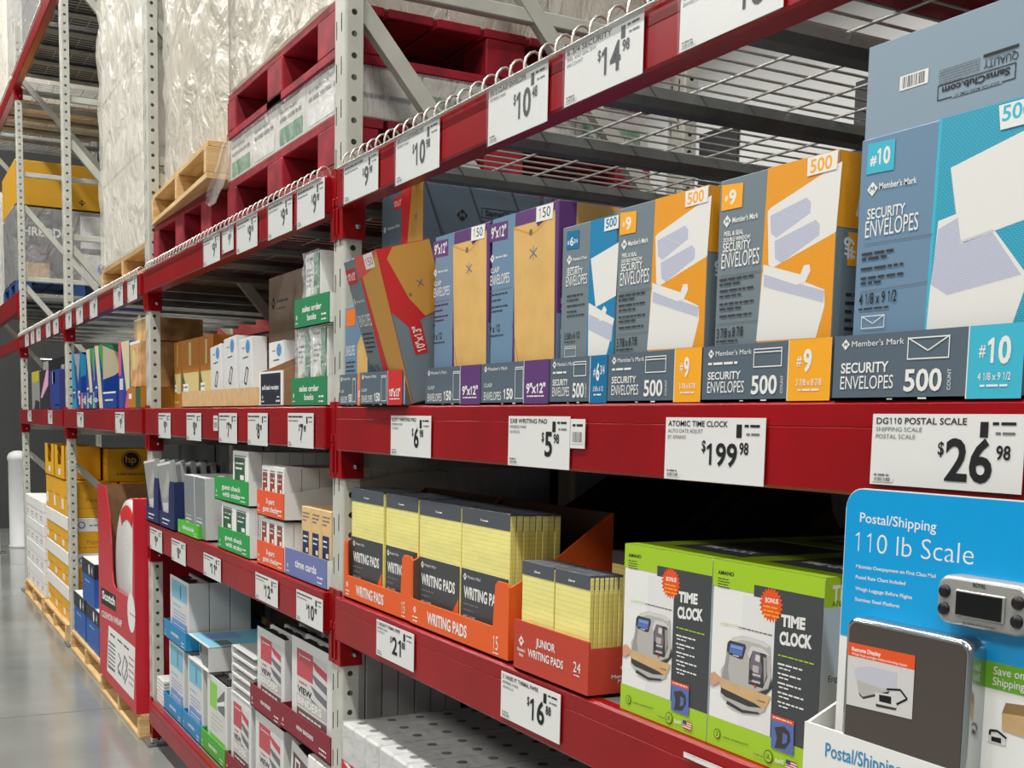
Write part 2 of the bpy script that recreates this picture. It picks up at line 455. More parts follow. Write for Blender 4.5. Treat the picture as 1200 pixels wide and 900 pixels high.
for k, lab in (('B', 'grey punched steel upright frame between binder bay and cushion wrap display'),
               ('C', 'grey punched steel upright frame beside the yellow paper cartons'),
               ('D', 'grey punched steel upright frame at the far end beside white cartons'),
               ('E', 'grey punched steel upright frame beyond the dark walkway'),
               ('G', 'grey punched steel upright frame at right end of envelope bay')):
    q = dup(fr, (XS[k], 0, 0), lab, 'grey rack upright frames')
    if k == 'E':   # the walkway side carries no low bracing
        for c in [c for c in q.children if 'brace' in c.name][:]:
            if c.data.vertices[0].co.z < 2.3: bpy.data.objects.remove(c)
bays = {'1': ('A', 'G'), '2': ('B', 'A'), '3': ('C', 'B'), '4': ('D', 'C'), '5': ('E', 'D')}
def bay_x(b): l, r = bays[b]; return XS[l]+.004, XS[r]-PW-.004
L0, L1, L2, L3, L4 = (.10, .20), (.878, .99), (1.356, 1.466), (1.945, 2.038), (3.935, 4.04)
def connector(side, zb, zt, y0=0.0):
    mb = MB(); z0, z1 = zb-.07, zt+.012
    s = side
    # angle plate: front strip on the post, side plate along it
    xa, xb = (-.037, .003) if s > 0 else (-.003, .034)
    mb.box(xa, xb, Y0-.006, Y0-.0005, z0, z1, RED, .001)
    if s > 0:
        mb.box(.0006, .0046, Y0-.006, .074, z0, zb+.02, RED, .001)
        mb.lathe([(0, .010), (.006, .010), (.0075, .004), (.0075, 0)], STEEL, 8, (.0046, .052, z0+.03), 'x')
    else:
        mb.box(-.0046, -.0006, Y0-.006, .074, z0, zb+.02, RED, .001)
    # hook rivets and the folded safety clip
    zc = (z0+z1)/2
    xm = (xa+xb)/2 - s*.010
    mb.box(xm-.006, xm+.006, Y0-.012, Y0-.006, zc-.006, zc+.014, RED, .002)
    mb.box(xm-.004, xm+.004, Y0-.0105, Y0-.006, z0+.012, zc-.012, RED, .002)
    return mb
def beam(b, lv, label, rear=False):
    x0, x1 = bay_x(b); zb, zt = lv; y = 1.05 if rear else 0
    o = thing('shelf_beam', label, 'rack beam', ((x0+x1)/2, y, zb), group=None)
    mb = MB(); h = (x1-x0)/2
    if rear: mb.box(-h, h, -.012, .04, 0, zt-zb, RED, .004)
    else:
        mb.box(-h, h, 0, .05, 0, zt-zb-.028, RED, .004); mb.box(-h, h, 0, .028, zt-zb-.034, zt-zb, RED, .004)
    build('beam_rail', mb, o)
    if not rear:
        for s, xx in ((1, x0-.004), (-1, x1+.004)):
            c = connector(s, 0, zt-zb); c.v = [(vx+xx-(x0+x1)/2, vy, vz) for vx, vy, vz in c.v]
            build('beam_connector', c, o)
    return o
nm = {'1': 'envelope bay', '2': 'binder bay', '3': 'cushion wrap bay', '4': 'paper carton bay', '5': 'walkway bay'}
beam('1', L3, 'red front beam with looped wire lip above the envelope boxes')
beam('1', L2, 'red front beam under the envelope boxes')
beam('1', L1, 'red front beam under writing pads and time clock boxes')
beam('1', L0, 'red bottom front beam under the thermal paper packs')
beam('2', L3, 'red front beam under the stacked red pallets')
beam('2', L2, 'red front beam under green sales order book boxes')
beam('2', L1, 'red front beam under time card and check boxes')
beam('2', L0, 'red bottom front beam under the view binders')
beam('3', L3, 'red front beam under the tall shrink-wrapped pallet')
beam('3', L2, 'red front beam under the blue index divider boxes')
beam('4', L3, 'red front beam high in the paper carton bay with many small tags')
beam('4', L2, 'red front beam above white and yellow paper cartons')
beam('4', L4, 'red topmost front beam in the upper left corner')
beam('5', L3, 'red front beam over the walkway at far left')
beam('5', (2.235, 2.395), 'red raised front beam under the shredder pallet')
beam('5', L4, 'red topmost front beam beyond the far frame')
beam('1', L3, 'red rear beam behind the wire deck over envelopes', True)
beam('1', L2, 'red rear beam at the back of the envelope shelf', True)
beam('1', L1, 'red rear beam at the back of the writing pad shelf', True)
beam('2', L3, 'red rear beam behind deck of the binder bay', True)
beam('2', L2, 'red rear beam at the back behind phone boxes', True)
beam('2', L1, 'red rear beam behind check boxes', True)
beam('3', L3, 'red rear beam above the white storage boxes', True)
beam('3', L2, 'red rear beam behind the index divider boxes', True)
beam('4', L3, 'red rear beam at the far end of the bays', True)
beam('4', L2, 'red rear beam behind the black ink boxes', True)
beam('5', (2.235, 2.395), 'red rear beam under the shredder pallet', True)
beam('4', L4, 'red topmost rear beam in the upper left corner', True)
# wire decks with waterfall loops over the front beam
def deck(b, zt, label, pitch=.054, lip=True):
    x0, x1 = bay_x(b); o = thing('wire_deck', label, 'wire deck', ((x0+x1)/2, .5, zt)); h = (x1-x0)/2-.02
    mb = MB(); n = int(2*h/pitch)
    for i in range(n+1):
        x = -h+.03+i*(2*h-.06)/n
        p = [(x, .53, .004), (x, -.46, .004)]
        if lip: p += [(x, -.4665, .010), (x, -.4705, .021), (x, -.4765, .028), (x, -.485, .031), (x, -.4935, .028), (x, -.5015, .019), (x, -.5045, .008), (x, -.5048, -.004)]
        mb.tube(p, .0026, WIRE, 5)
    for k in range(9): mb.tube([(-h, -.40+k*.112, -.001), (h, -.40+k*.112, -.001)], .0028, WIRE, 5)
    if lip: mb.tube([(-h, -.5075, -.004), (h, -.5075, -.004)], .0028, WIRE, 5)
    build('wire_mesh', mb, o)
    k = int(round(2*h/.42))
    for i in range(k):
        x = -h + (i+.5)*2*h/k
        c = MB(); c.prism([(x-.014, -.45, -.008), (x-.026, -.45, -.030), (x-.018, -.45, -.046), (x+.018, -.45, -.046), (x+.026, -.45, -.030), (x+.014, -.45, -.008)][::-1], (0, .96, 0), GALV)
        build('support_channel', c, o)
    return o
deck('1', L3[1], 'zinc wire deck with looped front lip above the envelope boxes')
deck('2', L3[1], 'zinc wire deck with looped lip beneath the red pallets')
deck('3', L3[1], 'zinc wire deck with looped lip beneath the tall wrapped pallet')
deck('4', L3[1], 'zinc wire deck with looped lip in the paper carton bay')
deck('4', L4[1], 'zinc wire deck on the topmost beam at upper left')
deck('5', L4[1], 'zinc wire deck on topmost beam beyond the far frame')
deck('5', 2.395, 'zinc wire deck under the shredder pallet', lip=False)
DECKG = mat('deck_board', (120, 118, 112), .7, var=.08, vscale=8)
def board(b, lv, label):
    x0, x1 = bay_x(b); z = lv[1]
    mb = MB(); mb.box(x0+.002, x1-.002, .030, 1.03, z-.026, z-.003, DECKG, .002)
    o = build('shelf_board', mb); return tag(o, label, 'shelf board')
board('1', L2, 'grey shelf board carrying the envelope boxes')
board('1', L1, 'grey shelf board carrying writing pads and time clocks')
board('1', L0, 'grey bottom shelf board carrying thermal paper packs')
board('2', L2, 'grey shelf board carrying sales order books')
board('2', L1, 'grey shelf board carrying time cards and check boxes')
board('2', L0, 'grey bottom shelf board carrying the binders')
board('3', L2, 'grey shelf board carrying index divider boxes')
board('4', L2, 'grey shelf board carrying black ink boxes at far end')

# ------------------------------------------------------------------ price tags
PLAS = film('tag_sleeve', (235, 238, 240), .10, 5, .10, (1, 1, 1))
def price_tag(px0, px1, pyt, pyb, title, lines, price, cents, label, beamlv, small=False, group='price tags on the beams', sleeve=False, w=None, pv=.24, ph=.45, pu=.56, dw=.118, inkc=None):
    a = at(px0, (pyt+pyb)/2); b = at(px1, (pyt+pyb)/2); w = w or min(max(b.x-a.x, .02), .235)
    x = (a.x+b.x)/2 - w/2; zt = beamlv[1]-.018; zb = beamlv[0]+.004
    if pyt is not None:
        zt = min(at(px0, pyt).z, beamlv[1]-.004); zb = max(at(px1, pyb).z, beamlv[0]-.012)
    h = zt-zb; loc = (x, -.0042, zb); mb = MB()
    mb.box(0, w, 0, .0008, 0, h, TAGW)
    A = front(mb, w, h, loc); k = INK
    if title: A.text(title, w*.03, h*.86, h*.085, k, w=min(w*.62, w*.042*len(title)), bold=.012)
    for i, l in enumerate(lines): A.text(l, w*.03, h*(.755-.10*i), h*.06, GREYINK, w=w*.022*len(l)+w*.02)
    if not small:
        A.rect(w*.735, h*.70, w*.785, h*.90, k); A.bars(w*.81, h*.86, w*.95, h*.06, k); A.bars(w*.83, h*.74, w*.95, h*.05, GREYINK)
        if not title: A.bars(w*.03, h*.87, w*.6, h*.07, k, .7, len(label)); A.bars(w*.03, h*.76, w*.42, h*.05, GREYINK, seed=5)
        A.barcode(w*.02, h*.04, w*.17, h*.11, TAGW, k); A.bars(w*.03, h*.13, w*.14, h*.035, GREYINK)
        L = len(price); pw = w*dw*L
        if price:
            A.text('$', w*(pu-.012), h*(pv+ph*.62), h*.17, k, align='r', w=w*.040, bold=.015)
            A.text(price, w*pu, h*pv, h*ph, k, w=pw, bold=.022)
            if cents: A.text(cents, w*(pu+.02)+pw, h*(pv+ph*.56), h*.17, k, w=w*.085, bold=.02)
    else:
        A.bars(w*.15, h*.75, w*.85, h*.12, k); A.barcode(w*.1, h*.15, w*.9, h*.6, TAGW, k)
    if sleeve:
        o = thing('price_tag', label, 'price tag', loc, group=group); build('paper_card', mb, o)
        s = MB(); n = 8
        for i in range(n):
            f = lambda t: -.002-.004*math.sin(t*math.pi)*(.6+.4*math.sin(t*9+x*7))
            s.face([(w*i/n-.002, f(i/n), -.003), (w*(i+1)/n-.002, f((i+1)/n), -.003), (w*(i+1)/n-.002, f((i+1)/n)-.002, h+.003), (w*i/n-.002, f(i/n)-.002, h+.003)], PLAS, True)
        build('plastic_sleeve', s, o)
    else:
        o = build('price_tag', mb, loc=loc); tag(o, label, 'price tag', group)
    return o
PT = price_tag
# middle beam, nearest bay
PT(460, 507, 487, 537, '8.5X11 WRITING PAD', ['MEMBERS MARK', '15 PADS'], '6', '98', 'white tag reading $6.98 on middle beam above writing pads', L2, pu=.60)
PT(598, 670, 487.5, 551, '5X8 WRITING PAD', ['MEMBERS MARK', '24 PACK'], '5', '98', 'white tag reading $5.98 on middle beam beside a small bin label', L2, pu=.62)
PT(671, 688, 491, 526, '', [], '', '', 'small white bin label right of the $5.98 tag', L2, small=True)
PT(782, 899, 489, 570.5, 'ATOMIC TIME CLOCK', ['AUTO DATE ADJUST', 'BY AMANO'], '199', '98', 'cream tag reading $199.98 for a time clock on middle beam', L2, pu=.45, ph=.33, pv=.27, dw=.10)
PT(1024, 1203, 485, 580, 'DG110 POSTAL SCALE', ['SHIPPING SCALE', 'POSTAL SCALE'], '26', '98', 'large white tag reading $26.98 for a postal scale', L2, pu=.525, pv=.13, ph=.53, dw=.148)
# lower beam, nearest bay
PT(443, 487, 725, 788, '3 1/8X230 FT THRMAL PAPER', ['MEMBERS MARK', '10 ROLLS'], '21', '88', 'white tag reading $21.88 on lower beam under the writing pads', L1, pu=.44)
PT(589, 659, 785, 873, '2 1/4X85 FT THRMAL PAPER', ['MEMBERS MARK', '18 ROLLS'], '16', '88', 'white tag reading $16.88 on lower beam under the junior pads', L1, pu=.52)
PT(803, 905, 880, 930, '2 1/4X 50 FT THRMAL PAPER', ['MEMBERS MARK'], '12', '98', 'white tag on lower beam under the right time clock box', L1)
# upper beam, nearest bay
PT(405, 445, 195, 222, '', [], '9', '98', 'sleeved tag reading $9.98 nearest the upright on the upper beam', L3, sleeve=True, pu=.62)
PT(466, 517, 157, 196, '10X13 CLASP ENVELOPE', ['MEMBERS MARK'], '10', '98', 'sleeved tag reading $10.98 on upper beam', L3, sleeve=True, pu=.46)
PT(575, 644, 102, 142, '9X12 CLASP ENVELOPE', ['MEMBERS MARK'], '10', '48', 'glaring sleeved tag reading $10.48 on upper beam', L3, sleeve=True, pu=.50)
PT(665, 756, 54, 86, '6 3/4 SECURITY', ['PEEL AND SEAL ENV', '500 COUNT'], '14', '98', 'sleeved tag reading $14.98 on upper beam', L3, sleeve=True, pu=.50)
PT(800, 922, -5, 8, '9 SECURITY', ['ENVELOPES'], '16', '98', 'sleeved tag cut off by the top edge on upper beam', L3, sleeve=True, pu=.60, w=.213)
# binder bay
for i, (a, b, p, c, lab) in enumerate(((187, 201, '9', '98', 'white tag nearest the far upright on the binder bay middle beam'),
        (220, 237, '8', '98', 'second white tag from the far upright, binder bay middle beam'),
        (258, 279, '7', '98', 'white tag under the brown phone box tray'),
        (292, 315, '8', '98', 'white tag under the black receipt book box'),
        (339, 369, '7', '98', 'cream tag reading $7 under the green sales order books'))):
    PT(a, b, 484, 514+i*3, '', [], p, c, lab, L2, pu=.5, pv=.22, ph=.45)
PT(251.5, 256.5, 487, 505, '', [], '', '', 'small white bin label on the binder bay middle beam', L2, small=True)
for a, b, t, u, p, c, lab in ((177, 191, 617, 649, '9', '98', 'white tag under the blue poly pocket boxes, lower beam'),
        (202, 219, 630, 664, '8', '98', 'white tag under the green address book tray, lower beam'),
        (240, 260, 647, 683, '11', '88', 'white tag reading $11 under the green check boxes'),
        (301, 327, 670, 713, '12', '98', 'white tag reading $12.98 under the orange check boxes'),
        (349, 380, 690, 741, '10', '98', 'white tag reading $10.98 under the time cards')):
    PT(a, b, t, u, '', [], p, c, lab, L1, pu=.45, pv=.22, ph=.45)
for a, b, t, u, lab in ((240, 259, 275, 305, 'sleeved tag farthest from the near upright on binder bay upper beam'), (262, 275, 268, 292, 'narrow sleeved tag on binder bay upper beam'),
        (279, 303, 255, 288, 'sleeved tag in the middle of binder bay upper beam'), (316, 344, 235, 270, 'sleeved tag second from the near upright, binder bay upper beam'), (350, 382, 212, 258, 'sleeved tag reading $9 beside near upright, binder bay upper beam')):
    PT(a, b, t, u, '', [], '9', '98', lab, L3, sleeve=True, w=None, pu=.6)
for a, b, t, u, lv, lab in ((91, 99, 483, 501, L2, 'white tag under the blue dividers near the upright'), (136, 147, 483, 508, L2, 'white tag at the right under the divider boxes'),
        (33, 37.5, 481, 494, L2, 'white tag at far end of the farthest middle beam'), (57, 62, 481, 497, L2, 'white tag under the purple box on farthest middle beam')):
    PT(a, b, t, u, '', [], '9', '98', lab, lv)
for k, (a, b, lv, lab) in enumerate(((135, 147, L3, 'sleeved tag second from right on cushion wrap bay upper beam'), (152, 163, L3, 'sleeved tag rightmost on cushion wrap bay upper beam'), (107, 117, L3, 'sleeved tag in middle of cushion wrap bay upper beam'), (91, 100, L3, 'sleeved tag second from left on cushion wrap bay upper beam'), (79, 86, L3, 'sleeved tag leftmost on cushion wrap bay upper beam'),
        (64, 71, L3, 'sleeved tag rightmost on paper carton bay upper beam'), (56, 61, L3, 'sleeved tag second from right on paper carton bay upper beam'), (44, 50, L3, 'sleeved tag in the middle of paper carton bay upper beam'), (38, 42, L3, 'sleeved tag second from left on paper carton bay upper beam'), (31, 35.5, L3, 'sleeved tag leftmost on paper carton bay upper beam'))):
    z = 470-(470-350)*1.0
    aa = at(a, 360).x; bb = at(b, 360).x
    PT(a, b, 0, 900, '', [], '9', '98', lab, lv, sleeve=True)

# ================================================================== ENVELOPE SHELF
T4 = (370, 220, 3.0); T5 = (700, 150, 2.4); T6 = (380, 520, 3.0); T7 = (700, 500, 2.25)
ZE = L2[1]
def tray_mb(w, d, hf, hb, m, mi, t=.003):
    mb = MB()
    mb.box(0, w, 0, d, 0, t, mi)
    mb.box(0, w, 0, t, 0, hf, m)
    for x in (0, w-t):
        mb.prism([(x, t, 0), (x, d, 0), (x, d, hb), (x, d*.5, hb), (x, t, hf)], (t, 0, 0), m, m)
    mb.box(t, w-t, d-t, d, 0, hb, m)
    return mb
def icon(A, u, v, w, h, m, t=.0014, flap='v'):
    A.frame(u, v, u+w, v+h, t, m)
    if flap == 'v': A.line([(u, v+h), (u+w/2, v+h*.38), (u+w, v+h)], t, m)
    elif flap == 'w': A.line([(u, v+h*.8), (u+w, v+h*.8)], t, m)
    elif flap == 't': A.line([(u, v+h*.93), (u+w, v+h*.93)], t, m)
def env_tray(x0, x1, y0, acc, size, dims, count, lab, kind, u_acc, big=False, tall=False, d=.30, hf=.075):
    w = x1-x0; loc = (x0, y0, ZE+.0005)
    mb = tray_mb(w, d, hf, hf, SLATED, SLATED); A = front(mb, w, hf, loc)
    A.rect(u_acc*w, 0, w, hf, acc); A.rect(u_acc*w-.0014, 0, u_acc*w, hf, WHITE)
    A.logo(w*.06+.003, hf*.86, hf*.17, WHITE, SLATED); A.text("Member's Mark", w*.06+.013, hf*.82, hf*.085, WHITE, w=w*.30)
    if kind == 'sec':
        if big: A.text('SECURITY', w*.05, hf*.42, hf*.15, WHITE, w=w*.28, bold=.02); A.text('ENVELOPES', w*.05, hf*.17, hf*.20, WHITE, w=w*.31)
        else:
            A.bars(w*.05, hf*.66, w*.30, hf*.07, WHITE); A.text('SECURITY', w*.05, hf*.40, hf*.13, WHITE, w=w*.28, bold=.02); A.text('ENVELOPES', w*.05, hf*.16, hf*.20, WHITE, w=w*.31)
        icon(A, w*.43, hf*.58, w*.22, hf*.32, WHITE, flap='v' if big else 'w')
        A.text(count, w*.42, hf*.13, hf*.30, WHITE, w=w*.20, bold=.022); A.text('COUNT', w*.665, hf*.13, hf*.06, WHITE, w=hf*.3, rot=90)
    else:
        A.text('CLASP', w*.05, hf*.42, hf*.09, WHITE, w=w*.13); A.text('ENVELOPES', w*.05, hf*.10, hf*.20, WHITE, w=w*.27)
        A.text(count, w*.36, hf*.12, hf*.24, WHITE, w=w*.14, bold=.03)
        icon(A, w*.53, hf*.12, w*.12, hf*.75, WHITE, flap='t')
    uc = (u_acc+1)/2*w; aw = w*(1-u_acc)
    if size[0] == '#':
        A.text('#', uc-aw*.30, hf*.58, hf*.16, WHITE, w=aw*.12, bold=.012); A.text(size[1:].split(' ')[0], uc-aw*.14, hf*.48, hf*.34, WHITE, w=aw*(.20 if size[1:] != '10' else .42), bold=.03)
        if ' ' in size: A.text(size.split(' ')[1], uc+aw*.10, hf*.60, hf*.18, WHITE, w=aw*.26, bold=.01)
        A.text(dims, uc, hf*.25, hf*.10, WHITE, w=aw*.6, align='c', bold=.01); A.bars(uc-aw*.25, hf*.16, uc+aw*.25, hf*.05, WHITE)
    else:
        A.text(size, uc, hf*.25, hf*.21, WHITE, w=aw*.78, align='c', bold=.03); A.bars(uc-aw*.35, hf*.16, uc+aw*.35, hf*.05, WHITE)
    # worn white paper showing at the lower edge
    A.rect(w*.50, .0005, w*.545, .0022, WHITE); A.rect(w*.33, .0003, w*.36, .0014, WHITE)
    A2 = right(mb, w, loc); A2.rect(.004, .002, .006, hf-.002, WHITE)
    o = build('display_tray', mb, loc=loc); return tag(o, lab, 'display tray')
env_tray(1.722, 1.985, 0, CYAN, '#10', '4 1/8 x 9 1/2', '500', 'slate and turquoise display tray marked #10 security envelopes', 'sec', .745, True)
env_tray(1.468, 1.716, .002, ORANGE, '#9', '3 7/8 x 8 7/8', '500', 'slate and orange #9 tray beside the turquoise #10 tray', 'sec', .70)
env_tray(1.228, 1.464, .003, ORANGE, '#9', '3 7/8 x 8 7/8', '500', 'slate and orange #9 tray beside the deep blue tray', 'sec', .74)
env_tray(1.050, 1.226, .003, BLUE6, '#6 3/4', '3 5/8 x 6 1/2', '500', 'slate and deep blue display tray marked #6 3/4', 'sec', .72)
env_tray(.794, 1.046, .002, PURPLE, "9\"x12\"", '', '150', 'slate and purple 9x12 tray beside the deep blue tray', 'clasp', .66)
env_tray(.538, .790, .002, PURPLE, "9\"x12\"", '', '150', 'slate and purple 9x12 tray beside the red 10x13 tray', 'clasp', .66)
env_tray(.204, .452, -.014, REDC, "10\"x13\"", '', '150', 'slate and red display tray marked 10x13', 'clasp', .68, d=.26)
env_tray(.030, .198, .0, mat('orange_accent', (238, 120, 32), .45), "6\"x9\"", '', '150', 'slate and bright orange small tray against the upright', 'clasp', .74, d=.26)

# ---- #10 box with raised lid
loc = (1.731, .018, ZE+.004); w, d, h = .251, .27, .297
t = thing('envelope_box', 'largest blue-grey #10 security envelope box with raised lid flap', 'envelope box', loc)
mb = MB(); carton(mb, w, d, h, SKYS); A = front(mb, w, h, loc); A.tile = T5
u0 = A.s_((966, 0))[0]; ub = A.s_((922, 555))[0]
A.poly([(u0, h), (w, h), (w, .01), (ub, .01)], TEALW); A.line([(u0, h), (ub, .01)], .004, CYAN)
A.pp([(995, 112), (1330, -58), (1330, 215), (1200, 258), (1020, 325)], ENVW)
A.pl([(995, 112), (1020, 325), (1200, 258)], .0008, ENVS)
A.pp([(960, 262), (1015, 240), (1030, 325), (1120, 290), (1215, 420), (1165, 560), (925, 575)], ENVW)
A.pp([(960, 285), (1015, 252), (1024, 326), (1112, 292), (1193, 412), (985, 470), (938, 440)], TINT)
A.pp([(938, 440), (985, 470), (1193, 412), (1215, 420), (1165, 560), (925, 575)], ENVW)
A.pl([(938, 440), (985, 470), (1193, 412)], .0009, ENVS)
A.pp([(1018, 318), (1020, 325), (1120, 290), (1112, 285)], ENVS)
A.pp([(764, 45), (840, 30), (835, 117), (757, 132)], CYAN)
A.pt('#', (768, 105), (786, 101), 25, WHITE, .03); A.pt('10', (788, 103), (824, 96), 44, WHITE, .028)
a = A.s_((775, 172)); A.logo(a[0], a[1], .0165, WHITE, SLATE); A.pt("Member's Mark", (794, 172), (900, 154), 17, WHITE, .015)
A.pt('SECURITY', (760, 258), (867, 240), 28, WHITE, .015); A.pt('ENVELOPES', (754, 310), (903, 285), 46, WHITE, 0)
A.pl([(752, 328), (944, 298)], .0008, GREYINK); A.pl([(740, 462), (930, 432)], .0008, GREYINK)
for i, (p, q) in enumerate((((745, 360), (845, 342)), ((745, 374), (815, 360)), ((742, 402), (862, 380)), ((742, 428), (862, 405)), ((742, 442), (800, 431)))): A.pbars(p, q, 11, DARK, i)
A.pt('4 1/8 x 9 1/2', (737, 499), (842, 486), 30, INK, .01); A.pbars((736, 514), (825, 500), 9, DARK)
q0 = A.s_((743, 566)); q1 = A.s_((810, 524)); icon(A, q0[0], q0[1], q1[0]-q0[0], q1[1]-q0[1], WHITE, .001)
A.tile = (800, 0, 3); A.pp([(1115, 372), (1230, 340), (1230, 430), (1120, 458)], WHITE); A.pt('500', (1125, 428), (1235, 402), 52, CYAN, .02)
build('carton', mb, t)
mb = MB(); mb.box(0, w, .004, .007, h, h+.105, SLATEP, .0008); A = front(mb, w, h, loc, .004); A.tile = (800, 0, 3)
# the lid is printed for reading when closed, so its print stands upside down
A.barcode(*A.s_((763, 322)), *A.s_((866, 238)), WHITE, INK)
u0, vb = A.s_((895, 357)); vt = A.s_((895, 303))[1]; u1 = A.s_((1169, 300))[0]; H = vt-vb
A.frame(u0, vb, u1, vt, .0011, INK); A.rect(u0+.020, vb-.001, u1-.016, vb+.0025, SLATEP)
A.text('SHOP FOR MORE ITEMS AT', u1-.019, vb+H*.13, H*.19, INK, w=(u1-u0)-.042, rot=180, bold=.01)
A.text('SamsClub.com', u1-.007, vt-H*.20, H*.42, INK, w=(u1-u0)-.013, rot=180, bold=.03)
uq = A.s_((1052, 262))[0]
A.text('QUALITY', u1+.002, vt+H*.62, H*.46, INK, w=u1-uq, rot=180); A.bars(uq+.003, vt+H*.70, u1, H*.12, GREYINK); A.rect(uq+.001, vt+H*.88, u1+.002, vt+H*1.06, INK)
A.para(A.s_((902, 280))[0], vt+H*.98, uq-.003, H*.10, 6, GREYINK)
build('lid_flap', mb, t)

# ---- the two #9 boxes, printed alike
def nine_box(loc):
    w, d, h = .226, .27, .295; mb = MB(); carton(mb, w, d, h, SLATE)
    A = front(mb, w, h, (1.469, .019, ZE+.004)); A.tile = T5
    u0 = A.s_((480, 130))[0]; ub = A.s_((447, 600))[0]
    A.poly([(u0, h), (w, h), (w, .01), (ub, .01)], ORW)
    A.pp([(480, 235), (488, 225), (690, 93), (672, 292), (495, 392), (482, 385)], ENVW)
    def win(x0, y0, x1, y1, r=22):
        A.pp([(x0, y0), (x1, y1), (x1+12, y1+14), (x1+10, y1+44), (x0+18, y0+62), (x0+2, y0+50)], TINT)
    win(487, 247, 590, 195); win(499, 318, 615, 258)
    A.pl([(488, 227), (672, 292)], .0003, ENVW)
    A.pp([(468, 388), (565, 425), (640, 455), (640, 500), (615, 590), (447, 600)], ENVW)
    A.pp([(470, 412), (640, 458), (636, 490), (468, 446)], TINT)
    A.pp([(468, 384), (572, 412), (582, 386), (598, 384), (600, 402), (585, 434), (560, 442), (470, 412)], ENVW)
    A.pl([(470, 412), (560, 442), (585, 434)], .0009, ENVS); A.pl([(468, 446), (636, 490)], .0008, ENVS)
    A.pp([(352, 162), (412, 153), (408, 222), (350, 234)], ORANGE); A.pt('#', (360, 205), (368, 203), 15, WHITE, .03); A.pt('9', (371, 215), (391, 212), 38, WHITE, .028)
    a = A.s_((366, 263)); A.logo(a[0], a[1], .0165, WHITE, SLATE); A.pt("Member's Mark", (381, 267), (454, 252), 15, WHITE, .015)
    A.pt('PEEL & SEAL', (358, 305), (412, 297), 12, WHITE, .02); A.pt('DOUBLE WINDOW', (356, 322), (432, 310), 11, WHITE, .02)
    A.pt('SECURITY', (354, 350), (432, 338), 24, WHITE, .015); A.pt('ENVELOPES', (350, 397), (456, 380), 42, WHITE, 0)
    A.pl([(346, 418), (468, 400)], .0008, GREYINK); A.pl([(338, 552), (452, 540)], .0008, GREYINK)
    for i, y in enumerate((432, 445, 463, 478, 500, 514, 534)): A.pbars((345, y), (345+(95, 60)[i % 2], y-(11, 7)[i % 2]), 9, DARK, i)
    A.pt('3 7/8 x 8 7/8', (337, 592), (410, 584), 26, INK, .01); A.pbars((335, 604), (395, 598), 8, DARK)
    A.pp([(594, 85), (680, 62), (676, 115), (592, 137)], WHITE); A.pt('500', (600, 128), (662, 112), 36, ORANGE, .02)
    S = right(mb, w, (1.469, .019, ZE+.004))
    S.rect(.001, .205, .27, h-.001, ORW); S.rect(.02, .16, .055, .20, ORANGE); S.text('#9', .030, .168, .016, WHITE, rot=90, bold=.03)
    S.poly([(.03, .22), (.05, .215), (.06, .27), (.045, .29)], ENVW)
    S.para(.02, .13, .16, .006, 6, DARK)
    return mb
t = thing('envelope_box', 'orange and slate #9 security envelope box touching the #10 box', 'envelope box', (1.469, .019, ZE+.004)); build('carton', nine_box(None), t)
dup(t, (1.219, .020, ZE+.004), 'orange and slate #9 security envelope box beside the blue #6 3/4 box')

# ---- #6 3/4 box
loc = (1.051, .020, ZE+.004); w, d, h = .165, .27, .289
t = thing('envelope_box', 'narrow slate and bright blue #6 3/4 security envelope box', 'envelope box', loc)
mb = MB(); carton(mb, w, d, h, SLATE); A = front(mb, w, h, loc); A.tile = T4
u0 = A.s_((968, 115))[0]; A.poly([(u0, h), (w, h), (w, .01), (u0-.004, .01)], BLUEW)
A.pp([(968, 250), (1066, 192), (1056, 380), (985, 420)], ENVW); A.pl([(968, 250), (985, 420)], .0008, ENVS)
A.pp([(960, 405), (1015, 440), (1050, 460), (1035, 540), (1022, 590), (958, 592)], ENVW); A.pp([(962, 445), (1045, 482), (1040, 540), (960, 500)], TINT)
A.pp([(962, 405), (1005, 432), (1015, 415), (1024, 428), (1015, 462), (1000, 470)], ENVW)
A.pp([(885, 155), (928, 148), (926, 212), (882, 218)], BLUE6); A.pt('#', (886, 200), (893, 199), 14, WHITE, .015); A.pt('6', (895, 204), (907, 202), 28, WHITE, .02); A.pt('3/4', (908, 196), (922, 194), 15, WHITE, .01)
a = A.s_((893, 254)); A.logo(a[0], a[1], .0165, WHITE, SLATE); A.pt("Member's Mark", (905, 258), (955, 249), 11, WHITE, .015)
A.pbars((886, 288), (930, 282), 8, WHITE); A.pt('SECURITY', (884, 310), (940, 300), 19, WHITE, .015); A.pt('ENVELOPES', (881, 348), (955, 336), 34, WHITE)
for i, y in enumerate((385, 400, 420, 440, 455)): A.pbars((884, y), (884+(62, 40)[i % 2], y-(8, 5)[i % 2]), 8, DARK, i)
A.pt('3 5/8 x 6 1/2', (875, 535), (928, 527), 22, INK, .01); A.pbars((874, 546), (915, 541), 6, DARK)
q0 = A.s_((876, 596)); q1 = A.s_((917, 556)); icon(A, q0[0], q0[1], q1[0]-q0[0], q1[1]-q0[1], WHITE, .0009, 'w')
A.pp([(1018, 108), (1068, 95), (1066, 142), (1016, 155)], WHITE); A.pt('500', (1022, 143), (1060, 132), 30, BLUE6, .02)
build('carton', mb, t)

